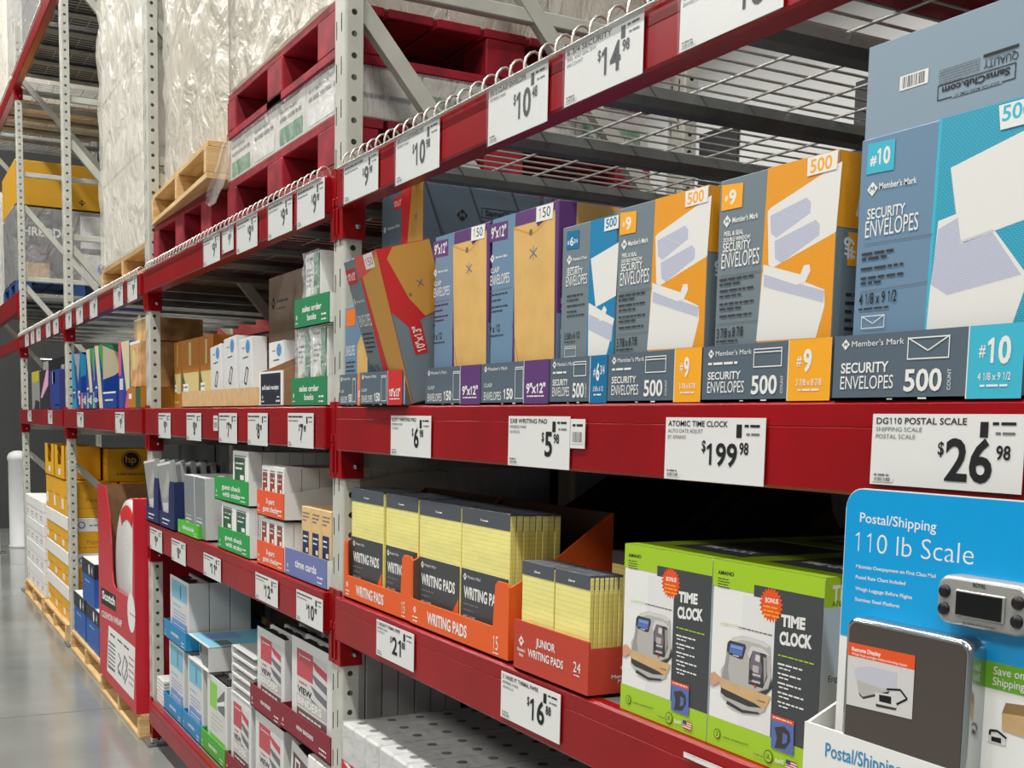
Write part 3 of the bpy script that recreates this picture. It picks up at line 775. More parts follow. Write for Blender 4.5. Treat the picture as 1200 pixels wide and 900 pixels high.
# ---- two 9x12 clasp boxes, printed alike
def clasp_box(bx):
    loc = (.797, .019, ZE+.004); w, d, h = .240, .27, .338; mb = MB(); carton(mb, w, d, h, PURPLE)
    A = front(mb, w, h, loc); A.tile = T4
    ua = A.s_((704, 90))[0]; A.poly([(0, 0), (A.s_((690, 610))[0], 0), (ua, h), (0, h)], SKYS)
    A.pp([(697, 140), (775, 118), (782, 138), (843, 75), (838, 612), (700, 614)], KRAFT)
    A.pp([(697, 140), (760, 160), (775, 150), (843, 75), (843, 82), (776, 158), (760, 168), (697, 148)], KRAFTD)
    a = A.s_((757, 157)); A.disc(a[0], a[1], .006, mat('envelope_hole', (120, 92, 70), .6))
    a = A.s_((766, 230)); A.line([(a[0]-.013, a[1]+.008), (a[0]+.013, a[1]-.008)], .003, GREYINK); A.line([(a[0]-.013, a[1]-.008), (a[0]+.013, a[1]+.008)], .003, GREYINK); A.line([(a[0], a[1]-.013), (a[0], a[1]+.013)], .002, GREYINK)
    A.pl([(690, 470), (712, 612)], .0012, PURPLE)
    A.pp([(614, 130), (677, 115), (676, 180), (612, 193)], PURPLE); A.pt('9"x12"', (618, 180), (670, 167), 36, WHITE, .02)
    a = A.s_((622, 250)); A.logo(a[0], a[1], .0165, WHITE, SLATE); A.pt("Member's Mark", (634, 250), (676, 241), 9, WHITE, .015)
    A.pt('CLASP', (617, 302), (646, 295), 17, WHITE, .01); A.pt('ENVELOPES', (615, 345), (682, 332), 34, WHITE)
    A.pl([(612, 365), (688, 350)], .0008, GREYINK)
    for i, y in enumerate((382, 402, 425, 440)): A.pbars((615, y), (615+(60, 42)[i % 2], y-(9, 6)[i % 2]), 8, DARK, i)
    A.pt('9 x 12', (612, 510), (648, 504), 24, INK, .01); A.pbars((610, 525), (660, 517), 7, DARK)
    A.pp([(778, 68), (838, 52), (834, 108), (776, 122)], WHITE); A.pt('150', (786, 108), (826, 98), 34, INK, .0)
    S = right(mb, w, loc); S.rect(.035, .20, .268, h-.001, KRAFT); S.rect(0, .0, .27, .15, SKYS); S.text('9"x12"', .030, .10, .020, WHITE, w=.075, rot=90, bold=.02)
    return mb
t = thing('envelope_box', 'purple and kraft 9x12 clasp envelope box beside the blue box', 'envelope box', (.797, .019, ZE+.004)); build('carton', clasp_box(0), t)
dup(t, (.541, .020, ZE+.004), 'purple and kraft 9x12 clasp envelope box beside the slumped red box')

# ---- 10x13 clasp box slumped forward
t = thing('envelope_box', 'red 10x13 clasp envelope box slumped forward out of its tray', 'envelope box', (.180, .0400, ZE+.011), (R(15.4), R(1.5), R(-6.8)))
w, d, h = .290, .118, .327; mb = MB(); carton(mb, w, d, h, SLATE)
A = front(mb, w, h, (0, 0, 0))
A.poly([(w*.40, 0), (w, 0), (w, h), (w*.40, h)], REDC); A.rect(w*.36, h*.86, w, h, CORAL)
A.poly([(w*.46, h*.86), (w*.75, h*.89), (w*.99, h*.99), (w*.99, 0), (w*.60, 0)], KRAFTD)
A.rect(0, h*.84, w*.30, h*.94, REDC); A.text('10"x13"', w*.03, h*.865, h*.045, WHITE, w=w*.24, bold=.02)
A.logo(w*.06, h*.72, .016, WHITE, SLATE); A.text("Member's Mark", w*.12, h*.705, .006, WHITE, w=w*.24); A.text('ENVELOPES', w*.05, h*.54, h*.08, WHITE, w=w*.36)
A.para(w*.05, h*.5, w*.36, .006, 5, DARK); A.text('10 x 13', w*.05, h*.22, .016, INK, w=w*.24)
A.rect(w*.62, h*.90, w*.88, h*.995, WHITE); A.text('150', w*.65, h*.92, h*.05, REDC, w=w*.2)
S = Art(mb, (w, 0, 0), (0, 1, 0), (0, 0, 1), (1, 0, 0))
S.poly([(0, h), (d, h), (d, h*.55), (d*.55, h*.52), (d*.28, h*.47), (0, h*.60)], REDC)
S.poly([(d*.15, h*.93), (d*.3, h*.995), (d, h*.995), (d, h*.56), (d*.6, h*.53), (d*.38, h*.66)], KRAFTD)
S.disc(d*.42, h*.68, .004, BROWN); S.line([(d*.6, h*.72), (d*.7, h*.76)], .003, GREYINK); S.line([(d*.6, h*.76), (d*.7, h*.72)], .003, GREYINK)
S.rect(d*.25, h*.30, d*.50, h*.50, REDC); S.text('10"x13"', d*.46, h*.315, d*.15, WHITE, w=h*.165, rot=90, bold=.02)
S.para(d*.70, h*.47, d*.92, .006, 4, DARK)
build('carton', mb, t)

# ---- small 6x9 box standing against the upright
loc = (.034, .012, ZE+.004); w, d, h = .150, .07, .235
t = thing('envelope_box', 'short slate box with orange stripe wedged beside the upright', 'envelope box', loc)
mb = MB(); carton(mb, w, d, h, SKYS); A = front(mb, w, h, loc)
OA = MATS['orange_accent']; A.rect(w*.05, h*.80, w*.45, h*.97, OA); A.poly([(w*.55, 0), (w, 0), (w, h*.85), (w*.55, h*.6)], KRAFT)
A.text('ENVELOPES', w*.05, h*.5, h*.1, WHITE, w=w*.4); A.para(w*.05, h*.45, w*.45, .006, 4, DARK)
build('carton', mb, t)

# ---- boxes standing behind the front row
def back_box(name, x, y, w, d, h, label, painter, base=SLATE):
    loc = (x, y, ZE+.003); t = thing('envelope_box', label, 'envelope box', loc); mb = MB(); carton(mb, w, d, h, base)
    painter(mb, w, d, h, loc); build('carton', mb, t); return t
def p_1013(mb, w, d, h, loc):
    A = front(mb, w, h, loc)
    A.poly([(w*.62, 0), (w, 0), (w, h), (w*.66, h)], KRAFTD); A.poly([(w*.50, h), (w*.50, h*.6), (w*.62, h*.5), (w*.74, h)], REDC)
    A.rect(w*.30, h*.88, w*.50, h*.97, REDC); A.text('10"x13"', w*.31, h*.90, h*.04, WHITE, w=w*.18)
    A.logo(w*.08, h*.76, .016, WHITE, SLATE); A.text("Member's Mark", w*.16, h*.75, .007, WHITE, w=w*.3)
    A.line([(w*.80, h*.80), (w*.88, h*.76)], .003, GREYINK); A.line([(w*.80, h*.76), (w*.88, h*.80)], .003, GREYINK)
    S = right(mb, w, loc); S.logo(.10, h*.80, .030, INK, SLATED); S.frame(.15, h*.80, .30, h*.87, .0016, INK)
    S.text('SamsClub.com', .16, h*.817, .013, INK, w=.13, bold=.02); S.text('QUALITY', .15, h*.75, .010, INK, w=.05); S.bars(.15, h*.72, .24, .004, INK)
z0 = 1.650
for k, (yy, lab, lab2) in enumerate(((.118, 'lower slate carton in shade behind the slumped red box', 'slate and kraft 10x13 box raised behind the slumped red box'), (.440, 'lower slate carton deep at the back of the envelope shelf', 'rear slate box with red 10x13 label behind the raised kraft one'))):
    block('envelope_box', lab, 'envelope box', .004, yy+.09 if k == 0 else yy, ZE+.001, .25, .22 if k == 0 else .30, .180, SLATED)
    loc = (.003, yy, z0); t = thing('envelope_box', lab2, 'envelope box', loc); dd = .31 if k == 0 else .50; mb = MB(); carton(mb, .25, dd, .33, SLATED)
    if k == 0: p_1013(mb, .25, .31, .33, loc)
    else:
        S = right(mb, .25, loc); u = S.s_((712, 243))[0]; S.rect(u, .285, u+.09, .325, REDC); S.text('10"x13"', u+.01, .295, .020, WHITE, w=.07, bold=.02)
    build('carton', mb, t)

# ================================================================== WRITING PADS, CLOCKS, SCALE
ZW = L1[1]
OTRAY = mat('orange_tray_card', (232, 96, 34), .5); RTRAY = mat('rust_tray_card', (192, 64, 44), .5)
YEL = mat('yellow_paper', (244, 232, 130), .55); YELE = mat('yellow_paper_edge', (214, 196, 92), .7)
CHAR = mat('charcoal_card', (70, 72, 74), .42); BIND = mat('charcoal_binding', (82, 86, 92), .4)
RULE = mat('pad_ruling', (222, 212, 150), .55)
def ruled():
    M = MATS.get('ruled_paper')
    if M: return M
    M = mat('ruled_paper', (246, 235, 138), .5); nt = M.node_tree; b = nt.nodes['Principled BSDF']
    tc = nt.nodes.new('ShaderNodeTexCoord'); sp = nt.nodes.new('ShaderNodeSeparateXYZ'); mt = nt.nodes.new('ShaderNodeMath'); mt.operation = 'MODULO'; mt.inputs[1].default_value = .0087
    gt = nt.nodes.new('ShaderNodeMath'); gt.operation = 'LESS_THAN'; gt.inputs[1].default_value = .0010
    mx = nt.nodes.new('ShaderNodeMixRGB'); mx.inputs[1].default_value = rgb((246, 235, 138)); mx.inputs[2].default_value = rgb((208, 208, 160))
    nt.links.new(tc.outputs['Object'], sp.inputs[0]); nt.links.new(sp.outputs[2], mt.inputs[0]); nt.links.new(mt.outputs[0], gt.inputs[0])
    nt.links.new(gt.outputs[0], mx.inputs[0]); nt.links.new(mx.outputs[0], b.inputs['Base Color'])
    nz = nt.nodes.new('ShaderNodeTexNoise'); nz.inputs['Scale'].default_value = 14; bp = nt.nodes.new('ShaderNodeBump'); bp.inputs['Strength'].default_value = .5; bp.inputs['Distance'].default_value = .01
    nt.links.new(tc.outputs['Object'], nz.inputs['Vector']); nt.links.new(nz.outputs[0], bp.inputs['Height']); nt.links.new(bp.outputs[0], b.inputs['Normal'])
    b.inputs['Coat Weight'].default_value = .25; b.inputs['Coat Roughness'].default_value = .25
    return M
RUL = ruled()
def pad_proto(name, label, w, h, t, card, front_pad, group, loc):
    o = thing(name, label, 'writing pad', loc, group=group)
    mb = MB(); mb.box(0, w, 0, t, 0, h-.004, RUL, .0006)
    for k in range(1, 4): mb.box(w+.0001, w+.0004, t*k/4-.0006, t*k/4+.0004, .001, h-.03, YELE)
    build('paper_block', mb, o)
    mb = MB(); bh = .032 if h > .25 else .024; mb.box(.0, w-.0004, -.0008, .0012, h-bh, h, BIND, .0003); mb.box(.0, w-.0004, .0012, t+.0005, h-.004, h, BIND, .0003)
    A = front(mb, w, h, loc, -.0008); A.logo(w*.42, h-bh*.62, .006, WHITE, BIND); A.bars(w*.45, h-bh*.68, w*.58, .004, WHITE)
    build('binding', mb, o)
    if front_pad:
        mb = MB(); mb.box(.002, w-.002, -.0014, -.0003, 0.0, card, CHAR, .0003); A = front(mb, w, card, loc, -.0014)
        A.poly([(w*.66, .002), (w-.003, .002), (w-.003, card*.55)], OTRAY)
        A.logo(w*.10, card*.89, .016, WHITE, CHAR); A.text("Member's Mark", w*.16, card*.875, .006, WHITE, w=w*.28)
        A.text('WRITING PADS', w*.08, card*.60, .022, WHITE, w=w*.82, bold=.03)
        for i, q in enumerate((.50, .42, .34, .24)): A.bars(w*.08, card*q, w*(.4, .3, .36, .25)[i], .006, GREYINK, seed=i)
        A.text('8.5 x 11.75', w*.08, card*.30, .008, WHITE, w=w*.25)
        A.text('15', w*.80, card*.10, .020, WHITE, w=w*.11)
        build('wrap_card', mb, o)
    return o
def pad_stack(x, y, z, w, h, card, n, t, desc, group):
    p = pad_proto('writing_pad', 'front yellow legal pad with charcoal card, ' + desc, w, h, t, card, True, group, (x, y, z))
    q = pad_proto('writing_pad', 'yellow legal pad standing behind the front pad, ' + desc, w, h, t, card, False, group, (x, y+t+.0015, z))
    for k in range(2, n): dup(q, (x+random.uniform(-.002, .002), y+k*(t+.0012)+.0003, z-random.uniform(0, .002)), 'yellow legal pad standing behind the front pad, ' + desc, group)
pad_stack(.040, .030, ZW+.006, .207, .270, .150, 8, .0125, 'leftmost column beside upright', 'legal pads, leftmost column')
pad_stack(.264, .030, ZW+.006, .182, .270, .150, 8, .0125, 'second column from the left', 'legal pads, second column')
pad_stack(.460, .028, ZW+.006, .204, .268, .145, 8, .0125, 'third column from the left', 'legal pads, third column')
pad_stack(.669, .028, ZW+.006, .204, .268, .145, 8, .0125, 'right column beside the rust box', 'legal pads, fourth column')
DKI = mat('tray_inside_brown', (104, 74, 52), .8)
def pad_tray(x0, x1, y0, label, posts):
    w = x1-x0; d = .225; hf = .058; loc = (x0, y0, ZW+.001); mb = MB(); t = .004
    mb.box(0, w, 0, d, 0, t, OTRAY)
    # front panel with raised corner tabs
    pts = [(0, 0, 0), (w, 0, 0), (w, 0, .140), (w-.008, 0, .147), (w-.046, 0, .147), (w-.055, 0, .138), (w-.062, 0, hf), (.022 if posts else .0, 0, hf)]
    if posts: pts += [(.018, 0, .138), (.013, 0, .145), (0, 0, .140)]
    mb.prism(pts, (0, t, 0), OTRAY)
    for x in (0, w-t):
        pr_ = [(t, 0), (d, 0), (d, .274), (.218, .274), (.093, .186), (t, .140)]; xi = x+t if x == 0 else x-.0012
        mb.prism([(x, a, b) for a, b in pr_], (t, 0, 0), OTRAY, OTRAY); mb.prism([(xi, a, b-.001 if b else b) for a, b in pr_], (.0012, 0, 0), DKI, DKI)
    mb.box(t, w-t, d-t, d, 0, .274, DKI)
    A = front(mb, w, hf, loc); A.logo(w*.055, hf*.62, .016, WHITE, OTRAY); A.bars(w*.03, hf*.32, w*.09, .005, WHITE); A.bars(w*.035, hf*.18, w*.085, .005, WHITE)
    A.text('WRITING PADS', w*.20, hf*.30, hf*.40, WHITE, w=w*.42, bold=.03); A.text('15', w*.87, hf*.28, hf*.45, WHITE, w=w*.045); A.bars(w*.87, hf*.15, w*.92, .004, WHITE)
    o = build('display_tray', mb, loc=loc); tag(o, label, 'display tray')
pad_tray(.030, .4520, .014, 'orange writing pads tray on the left beside the upright', True)
pad_tray(.4545, .906, .010, 'orange writing pads tray beside the rust junior pad box', False)
# junior pads
p = (.930, .040, ZW+.006)
def jr(x, y, n, desc, group, h=.192):
    f = pad_proto('junior_pad', 'front yellow junior pad with charcoal card, ' + desc, .1115, h, .0075, .075, True, group, (x, y, ZW+.006))
    q = pad_proto('junior_pad', 'yellow junior pad, ' + desc, .1115, h, .0075, .07, False, group, (x, y+.0095, ZW+.006))
    for k in range(2, n): dup(q, (x+random.uniform(-.001, .001), y+k*.0093, ZW+.006-random.uniform(0, .001)), 'yellow junior pad, ' + desc, group)
jr(.956, .010, 7, 'left row in the rust box', 'junior pads, left row'); jr(1.072, .010, 7, 'right row in the rust box', 'junior pads, right row')
loc = (.949, -.001, ZW+.001); w, d = .252, .36; mb = MB()
mb.box(0, w, 0, d, 0, .003, RTRAY); mb.box(0, w, 0, .004, 0, .091, RTRAY)
for x in (0, w-.004): mb.prism([(x, .004, 0), (x, d, 0), (x, d, .150), (x, .26, .150), (x, .11, .080), (x, .004, .080)], (.004, 0, 0), RTRAY)
mb.box(.004, w-.004, d-.004, d, 0, .150, RTRAY)
A = front(mb, w, .091, loc); A.logo(w*.11, .055, .020, WHITE, RTRAY); A.text("Member's", w*.055, .036, .006, WHITE, w=w*.115, bold=.02); A.text('Mark', w*.085, .027, .006, WHITE, w=w*.06, bold=.02)
A.text('JUNIOR', w*.32, .055, .0135, WHITE, w=w*.26, bold=.02); A.text('WRITING PADS', w*.21, .032, .0135, WHITE, w=w*.48, bold=.02); A.text('24', w*.82, .035, .017, WHITE, w=w*.09); A.bars(w*.83, .029, w*.91, .003, WHITE)
S = right(mb, w, loc); S.logo(.072, .045, .020, WHITE, RTRAY); S.text("Member's", .045, .028, .006, WHITE, w=.05, bold=.02); S.text('Mark', .058, .020, .006, WHITE, w=.025, bold=.02)
tag(build('display_tray', mb, loc=loc), 'rust red junior writing pads box with yellow pads', 'display tray')
for k in range(4):
    f = (.958+.114*(k % 2), .20+.012*(k//2), ZW+.006)
    if k == 0: q = pad_proto('junior_pad', 'yellow junior pad in the rear group of the rust box', .106, .205, .009, .07, False, 'junior pads, rear group', f)
    else: dup(q, f, 'yellow junior pad in the rear group of the rust box', 'junior pads, rear group')

# dark cartons deep in the shelf
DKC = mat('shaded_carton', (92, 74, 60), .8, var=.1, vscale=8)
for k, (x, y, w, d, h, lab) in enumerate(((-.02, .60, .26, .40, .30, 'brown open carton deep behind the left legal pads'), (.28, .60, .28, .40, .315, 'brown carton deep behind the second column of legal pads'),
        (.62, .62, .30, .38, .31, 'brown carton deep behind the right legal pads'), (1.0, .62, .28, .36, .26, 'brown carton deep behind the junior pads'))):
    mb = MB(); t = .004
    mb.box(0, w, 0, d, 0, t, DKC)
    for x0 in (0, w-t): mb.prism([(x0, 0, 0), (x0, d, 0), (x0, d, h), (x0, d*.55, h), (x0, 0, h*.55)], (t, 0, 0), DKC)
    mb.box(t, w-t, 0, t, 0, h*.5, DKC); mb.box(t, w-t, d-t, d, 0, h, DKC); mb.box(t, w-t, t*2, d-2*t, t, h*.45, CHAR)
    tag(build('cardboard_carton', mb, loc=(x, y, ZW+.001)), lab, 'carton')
mb = MB(); mb.box(0, .5, 0, .3, 0, .20, DARK, .003); mb.box(-.004, .504, -.004, .304, .20, .225, BLACK, .004)
tag(build('storage_bin', mb, loc=(1.36, .58, ZW+.001)), 'black storage bin deep behind the time clock boxes', 'bin')
FILMD = film('dark_film', (150, 150, 150), .45, 12, 1.0)
mb = MB(); n = 10
for i in range(n):
    for j in range(4):
        f = lambda a, b: (a*.03, random.Random(int(a*31+b*7)).uniform(0, .03), b*.03)
        mb.face([f(i, j), f(i+1, j), f(i+1, j+1), f(i, j+1)], FILMD, True)
tag(build('plastic_wrapping', mb, loc=(1.14, .56, ZW+.262)), 'crumpled clear plastic wrapping in the dark above the junior pads', 'wrapping')

# ---- time clock boxes
LIME = mat('lime_card', (166, 206, 36), .32, coat=.3); CLK = mat('clock_silver_print', (186, 182, 176), .45); CLKD = mat('clock_dark_print', (62, 60, 60), .5)
LGREY = mat('pale_grey_print', (212, 210, 206), .5); SCRN = mat('clock_screen_print', (92, 120, 190), .4); MAUVE = mat('clock_window_print', (120, 108, 118), .5); SKIN = mat('hand_print', (212, 160, 128), .5)
ORED = mat('starburst_print', (236, 84, 30), .45); FLAGB = mat('flag_blue', (60, 70, 130), .5); BLUEP = mat('photo_blue', (92, 112, 176), .5); SIDEB = mat('pale_blue_card', (186, 206, 218), .45)
def clock_mesh():
    w, d, h = .217, .26, .260; loc = (1.4965, .012, ZW+.001); mb = MB(); carton(mb, w, d, h, WHITE, .002)
    A = front(mb, w, h, loc); A.tile = T7; q = A.s_
    A.rect(0, h*.86, w, h, LIME); A.rect(0, 0, w, h*.155, LIME)
    uL = w*.60; A.rect(w*.40, h*.86, uL, h*.905, CHAR); A.rect(uL, h*.155, w, h*.905, CHAR); A.rect(w*.40, h*.74, uL, h*.86, WHITE)
    A.rect(w*.40, h*.845, uL+.001, h*.905, CHAR)
    A.rect(w*.30, h*.156, uL, h*.845, mat('clock_panel_print', (230, 228, 225), .5))
    A.pt('AMANO', (319, 388), (361, 395), 10, INK, .03)
    for i in range(4): A.pbars((319, 400+i*7), (350, 405+i*7), 4, DARK, i)
    a = q((459, 470)); A.burst(a[0], a[1], .0185, .0235, ORED, 22)
    A.pt('BONUS', (444, 462), (478, 468), 12, WHITE, .03)
    for i in range(3): A.pbars((439, 474+i*11), (480, 480+i*11), 7, ORANGE, i)
    A.pt('TIME', (485, 524), (549, 535), 28, WHITE, .05); A.pt('CLOCK', (481, 572), (567, 585), 31, WHITE, .05)
    A.pbars((478, 603), (572, 628), 6, LIME); A.pt('ATOMIC PTX-FX', (326, 521), (372, 529), 6, LIME); A.pbars((374, 530), (462, 547), 5, GREYINK)
    for i in range(5): A.pbars((477, 626+i*25), (545, 642+i*26), 7, WHITE, i); A.pbars((480, 637+i*25), (510, 644+i*25), 6, WHITE, i+9)
    # the clock picture
    A.pp([(338, 625), (345, 575), (360, 556), (385, 551), (440, 566), (458, 580), (460, 660), (452, 690), (420, 700), (330, 668), (327, 640)], CLK)
    A.pp([(345, 577), (362, 557), (386, 552), (440, 567), (456, 580), (448, 584), (430, 574), (385, 562), (364, 566), (352, 582)], LGREY)
    A.pp([(330, 668), (420, 702), (452, 692), (462, 662), (462, 690), (440, 712), (328, 676)], CLKD)
    A.pp([(345, 570), (351, 563), (392, 574), (394, 583), (386, 612), (378, 613), (342, 597)], CLKD); A.pp([(353, 571), (388, 580), (382, 606), (349, 594)], SCRN)
    A.pp([(403, 615), (412, 580), (432, 585), (447, 600), (450, 660), (438, 690), (400, 678)], CLKD)
    A.pp([(405, 620), (413, 587), (430, 592), (436, 640), (430, 680), (402, 672)], MAUVE); A.pp([(412, 628), (428, 632), (426, 650), (410, 645)], CLK)
    A.pp([(328, 690), (400, 722), (438, 740), (446, 748), (430, 756), (385, 750), (342, 724), (326, 705)], CLK); A.pp([(328, 682), (385, 708), (440, 732), (438, 742), (400, 738), (340, 712), (327, 700)], CLKD)
    A.pp([(320, 668), (335, 667), (460, 712), (443, 747), (418, 730), (330, 688)], TAN)
    A.pp([(300, 650), (310, 645), (328, 662), (336, 668), (330, 676), (312, 672), (300, 683)], SKIN); A.pp([(300, 665), (322, 676), (308, 682), (300, 680)], SKIN)
    A.pp([(338, 625), (345, 590), (350, 600), (345, 640), (350, 668), (330, 660)], mat('clock_shade_print', (158, 154, 150), .45))
    A.pp([(398, 600), (408, 578), (436, 584), (455, 600), (458, 606), (440, 598), (412, 590), (404, 612)], LGREY)
    A.pp([(440, 606), (449, 612), (449, 655), (441, 680)], MATS['clock_shade_print'])
    for k_ in range(3): A.pp([(410, 650+k_*9), (432, 656+k_*9), (432, 660+k_*9), (410, 654+k_*9)], CLKD if k_ % 2 else LGREY)
    A.pp([(420, 600), (432, 604), (430, 622), (418, 616)], LGREY); A.pp([(404, 640), (412, 642), (410, 668), (403, 666)], CLKD)
    A.pp([(355, 574), (386, 582), (385, 590), (354, 582)], mat('clock_screen_light', (130, 156, 214), .4)); A.pbars((360, 603), (378, 608), 4, WHITE)
    A.pp([(345, 722), (385, 746), (428, 753), (428, 758), (384, 754), (342, 730)], CLKD)
    A.pbars((425, 722), (448, 730), 5, BROWN); A.disc(*A.s_((418, 684)), .0022, REDC)
    # ribbon cassette photo
    A.pp([(462, 757), (521, 777), (521, 789), (462, 770)], ORED); A.pp([(462, 770), (521, 789), (519, 868), (460, 845)], BLUEP)
    A.pp([(470, 792), (495, 790), (510, 806), (512, 830), (498, 850), (470, 846), (476, 820)], CLKD); A.pp([(492, 806), (504, 814), (502, 834), (490, 836)], BLUEP); A.pbars((466, 766), (515, 783), 5, WHITE)
    a = q((318, 809)); A.disc(a[0], a[1], .0068, INK); A.disc(a[0], a[1], .0058, LIME); A.text('3', a[0]-.0016, a[1]-.003, .006, INK, bold=.02)
    A.pt('YEAR WARRANTY', (332, 820), (402, 843), 5, INK)
    a = q((453, 869)); A.disc(a[0], a[1], .0085, INK); A.disc(a[0], a[1], .0074, LIME); A.text('UL', a[0]-.004, a[1]-.003, .006, INK, w=.008, bold=.02)
    A.pt('RoHS', (472, 884), (494, 890), 10, WHITE, .03)
    a = q((500, 888)); fw, fh = .020, .012
    for k in range(7): A.rect(a[0], a[1]-fh/2+k*fh/7, a[0]+fw, a[1]-fh/2+(k+1)*fh/7, REDC if k % 2 == 0 else WHITE)
    A.rect(a[0], a[1], a[0]+fw*.45, a[1]+fh/2, FLAGB); A.pbars((415, 862), (440, 870), 4, GREYINK)
    S = right(mb, w, loc); S.rect(0, 0, d, h, SIDEB); S.rect(0, h*.86, d, h, LIME); S.text('TIME CLOCK', .012, h*.885, .020, WHITE, w=.12, bold=.03); S.text('ATOMIC', .012, h*.865, .006, INK)
    S.text('English', .012, h*.50, .008, INK); S.disc(.03, h*.32, .014, BLUEP); S.disc(.03, h*.20, .014, BLUEP); S.para(.06, h*.7, .2, .006, 8, GREYINK)
    T = top(mb, h, loc); T.rect(.001, .001, w-.001, d-.001, LIME); T.rect(.05, .05, w-.001, d-.001, CHAR); T.text('TIME CLOCK', .07, .09, .02, WHITE, w=.12, bold=.03)
    return mb
t = thing('time_clock_box', 'lime and white time clock box nearest the blue scale card', 'time clock box', (1.4965, .012, ZW+.001)); build('carton', clock_mesh(), t)
dup(t, (1.2775, .012, ZW+.001), 'lime and white time clock box beside the rust junior pad box')
dup(t, (1.495, .280, ZW+.001), 'rear time clock box behind the one nearest the scale')
dup(t, (1.2765, .281, ZW+.001), 'rear time clock box behind the left time clock box')
# ---- postal scale pack
SBLUE = mat('bright_blue_card', (0, 160, 224), .25, coat=.4); SGREEN = mat('leaf_green_card', (112, 176, 30), .35); TBLUE = mat('text_blue', (44, 136, 190), .5)
SMOKE = mat('smoked_steel', (112, 102, 96), .22, metal=.7); CHROME = mat('chrome_rim', (190, 196, 196), .16, metal=.95); SILV = mat('silver_plastic', (178, 176, 172), .3, metal=.4); LCD = mat('lcd_black', (12, 12, 14), .12)
loc = (1.800, -.045, ZW+.012); w, h = .30, .366
t = thing('postal_scale_pack', 'blue carded postal scale pack with silver display and smoked platform', 'scale pack', loc)
mb = MB(); r = .024; pts = [(0, 0, 0), (w, 0, 0), (w, 0, h-r)]
for k in range(1, 7): a = R(90*k/6); pts.append((w-r+r*math.cos(a), 0, h-r+r*math.sin(a)))
for k in range(0, 7): a = R(90+90*k/6); pts.append((r+r*math.cos(a), 0, h-r+r*math.sin(a)))
mb.prism(pts, (0, .004, 0), WHITE)
A = front(mb, w, h, loc); A.tile = T7; q = A.s_
zb = q((660, 552))[1]
ip = [(x, z) for x, y, z in pts if z > zb]; s = .9955
A.poly([(.0012, zb), (w-.0012, zb)] + [(min(max(x, .0012), w-.0012), z-.0012) for x, z in ip], SBLUE)
zg0, zg1 = q((1010, 682))[1], q((1010, 612))[1]; A.rect(q((1000, 650))[0]-.012, zg0, w-.0012, zg1, SGREEN)
A.pt('Postal/Shipping', (693, 251), (894, 277), 25, WHITE, .006); A.pt('110 lb Scale', (680, 327), (992, 365), 50, WHITE, -.012)
A.pt('Minimize Overpayment on First Class Mail', (683, 372), (893, 399), 9, WHITE, .01); A.pt('Postal Rate Chart Included', (682, 400), (813, 418), 9, WHITE, .01); A.pt('Weigh Luggage Before Flights', (681, 430), (831, 455), 9, WHITE, .01); A.pt('Stainless Steel Platform', (680, 458), (797, 478), 9, WHITE, .01)
A.pt('Save on', (1045, 652), (1127, 668), 21, WHITE, .01); A.pt('Shipping', (1043, 680), (1128, 697), 21, WHITE, .01)
A.pp([(1068, 755), (1078, 728), (1200, 745), (1200, 845), (1068, 800)], TAN); A.pp([(1068, 755), (1078, 728), (1200, 745), (1200, 775)], mat('print_box_top', (142, 112, 70), .6))
A.pp([(1032, 812), (1076, 822), (1078, 842), (1032, 830)], LGREY); A.pp([(1040, 816), (1066, 822), (1066, 836), (1040, 828)], LCD); A.pl([(1036, 812), (1036, 800), (1056, 802), (1080, 822)], .0022, LCD)
build('backing_card', mb, t)
def slab(x0, x1, z0, z1, r, y0, y1, mside, mface, inset=.004, mrim=None):
    mb = MB(); n = 6
    def ring(i): 
        P = []
        for (cx, cz, a0) in ((x1-r, z0+r, -90), (x1-r, z1-r, 0), (x0+r, z1-r, 90), (x0+r, z0+r, 180)):
            for k in range(n+1): a = R(a0+90*k/n); P.append((cx+(r-i)*math.cos(a), cz+(r-i)*math.sin(a)))
        return P
    prof = [(0, y1), (0, y0+.004), (.0012, y0+.0012), (.004, y0)]; V = []; Fs = []; L = len(ring(0))
    for i, y in prof: V += [(x, y, z) for x, z in ring(i)]
    for a in range(len(prof)-1):
        for k in range(L): Fs.append((a*L+k, a*L+(k+1) % L, (a+1)*L+(k+1) % L, (a+1)*L+k))
    mb.mesh(V, Fs, mside, True)
    mb.face([(x, y0, z) for x, z in ring(.004)], mside)
    if mface: mb.face([(x, y0-.0004, z) for x, z in ring(inset)], mface)
    return mb
yF = -.022; AF = Art(MB(), (0, yF, 0), (1, 0, 0), (0, 0, 1), (0, -1, 0), loc); AF.tile = T7; q = AF.s_
pa = (q((647, 700))[0], .02); ptop = q((720, 510))[1]; px1 = q((985, 640))[0]
pl = slab(pa[0], px1, .045, ptop, .016, yF, -.0005, CHROME, SMOKE, .006)
A = Art(pl, (0, yF-.0005, 0), (1, 0, 0), (0, 0, 1), (0, -1, 0), loc); A.tile = T7; q = A.s_
A.pp([(663, 567), (839, 604), (830, 772), (657, 731)], LGREY); A.pp([(663, 567), (839, 604), (837, 642), (662, 602)], ORED)
A.pt('Remote Display', (672, 590), (748, 606), 10, WHITE, .03); A.pt('Weigh large packages without blocking display', (672, 600), (818, 633), 6, WHITE, .01)
A.pp([(678, 642), (688, 634), (720, 632), (792, 650), (790, 690), (750, 694), (684, 670)], mat('print_lilac', (196, 196, 206), .5)); A.pp([(684, 668), (750, 690), (772, 694), (730, 705), (700, 712), (690, 700)], CLK); A.pp([(690, 700), (700, 712), (772, 697), (768, 704), (702, 718), (692, 708)], CLKD)
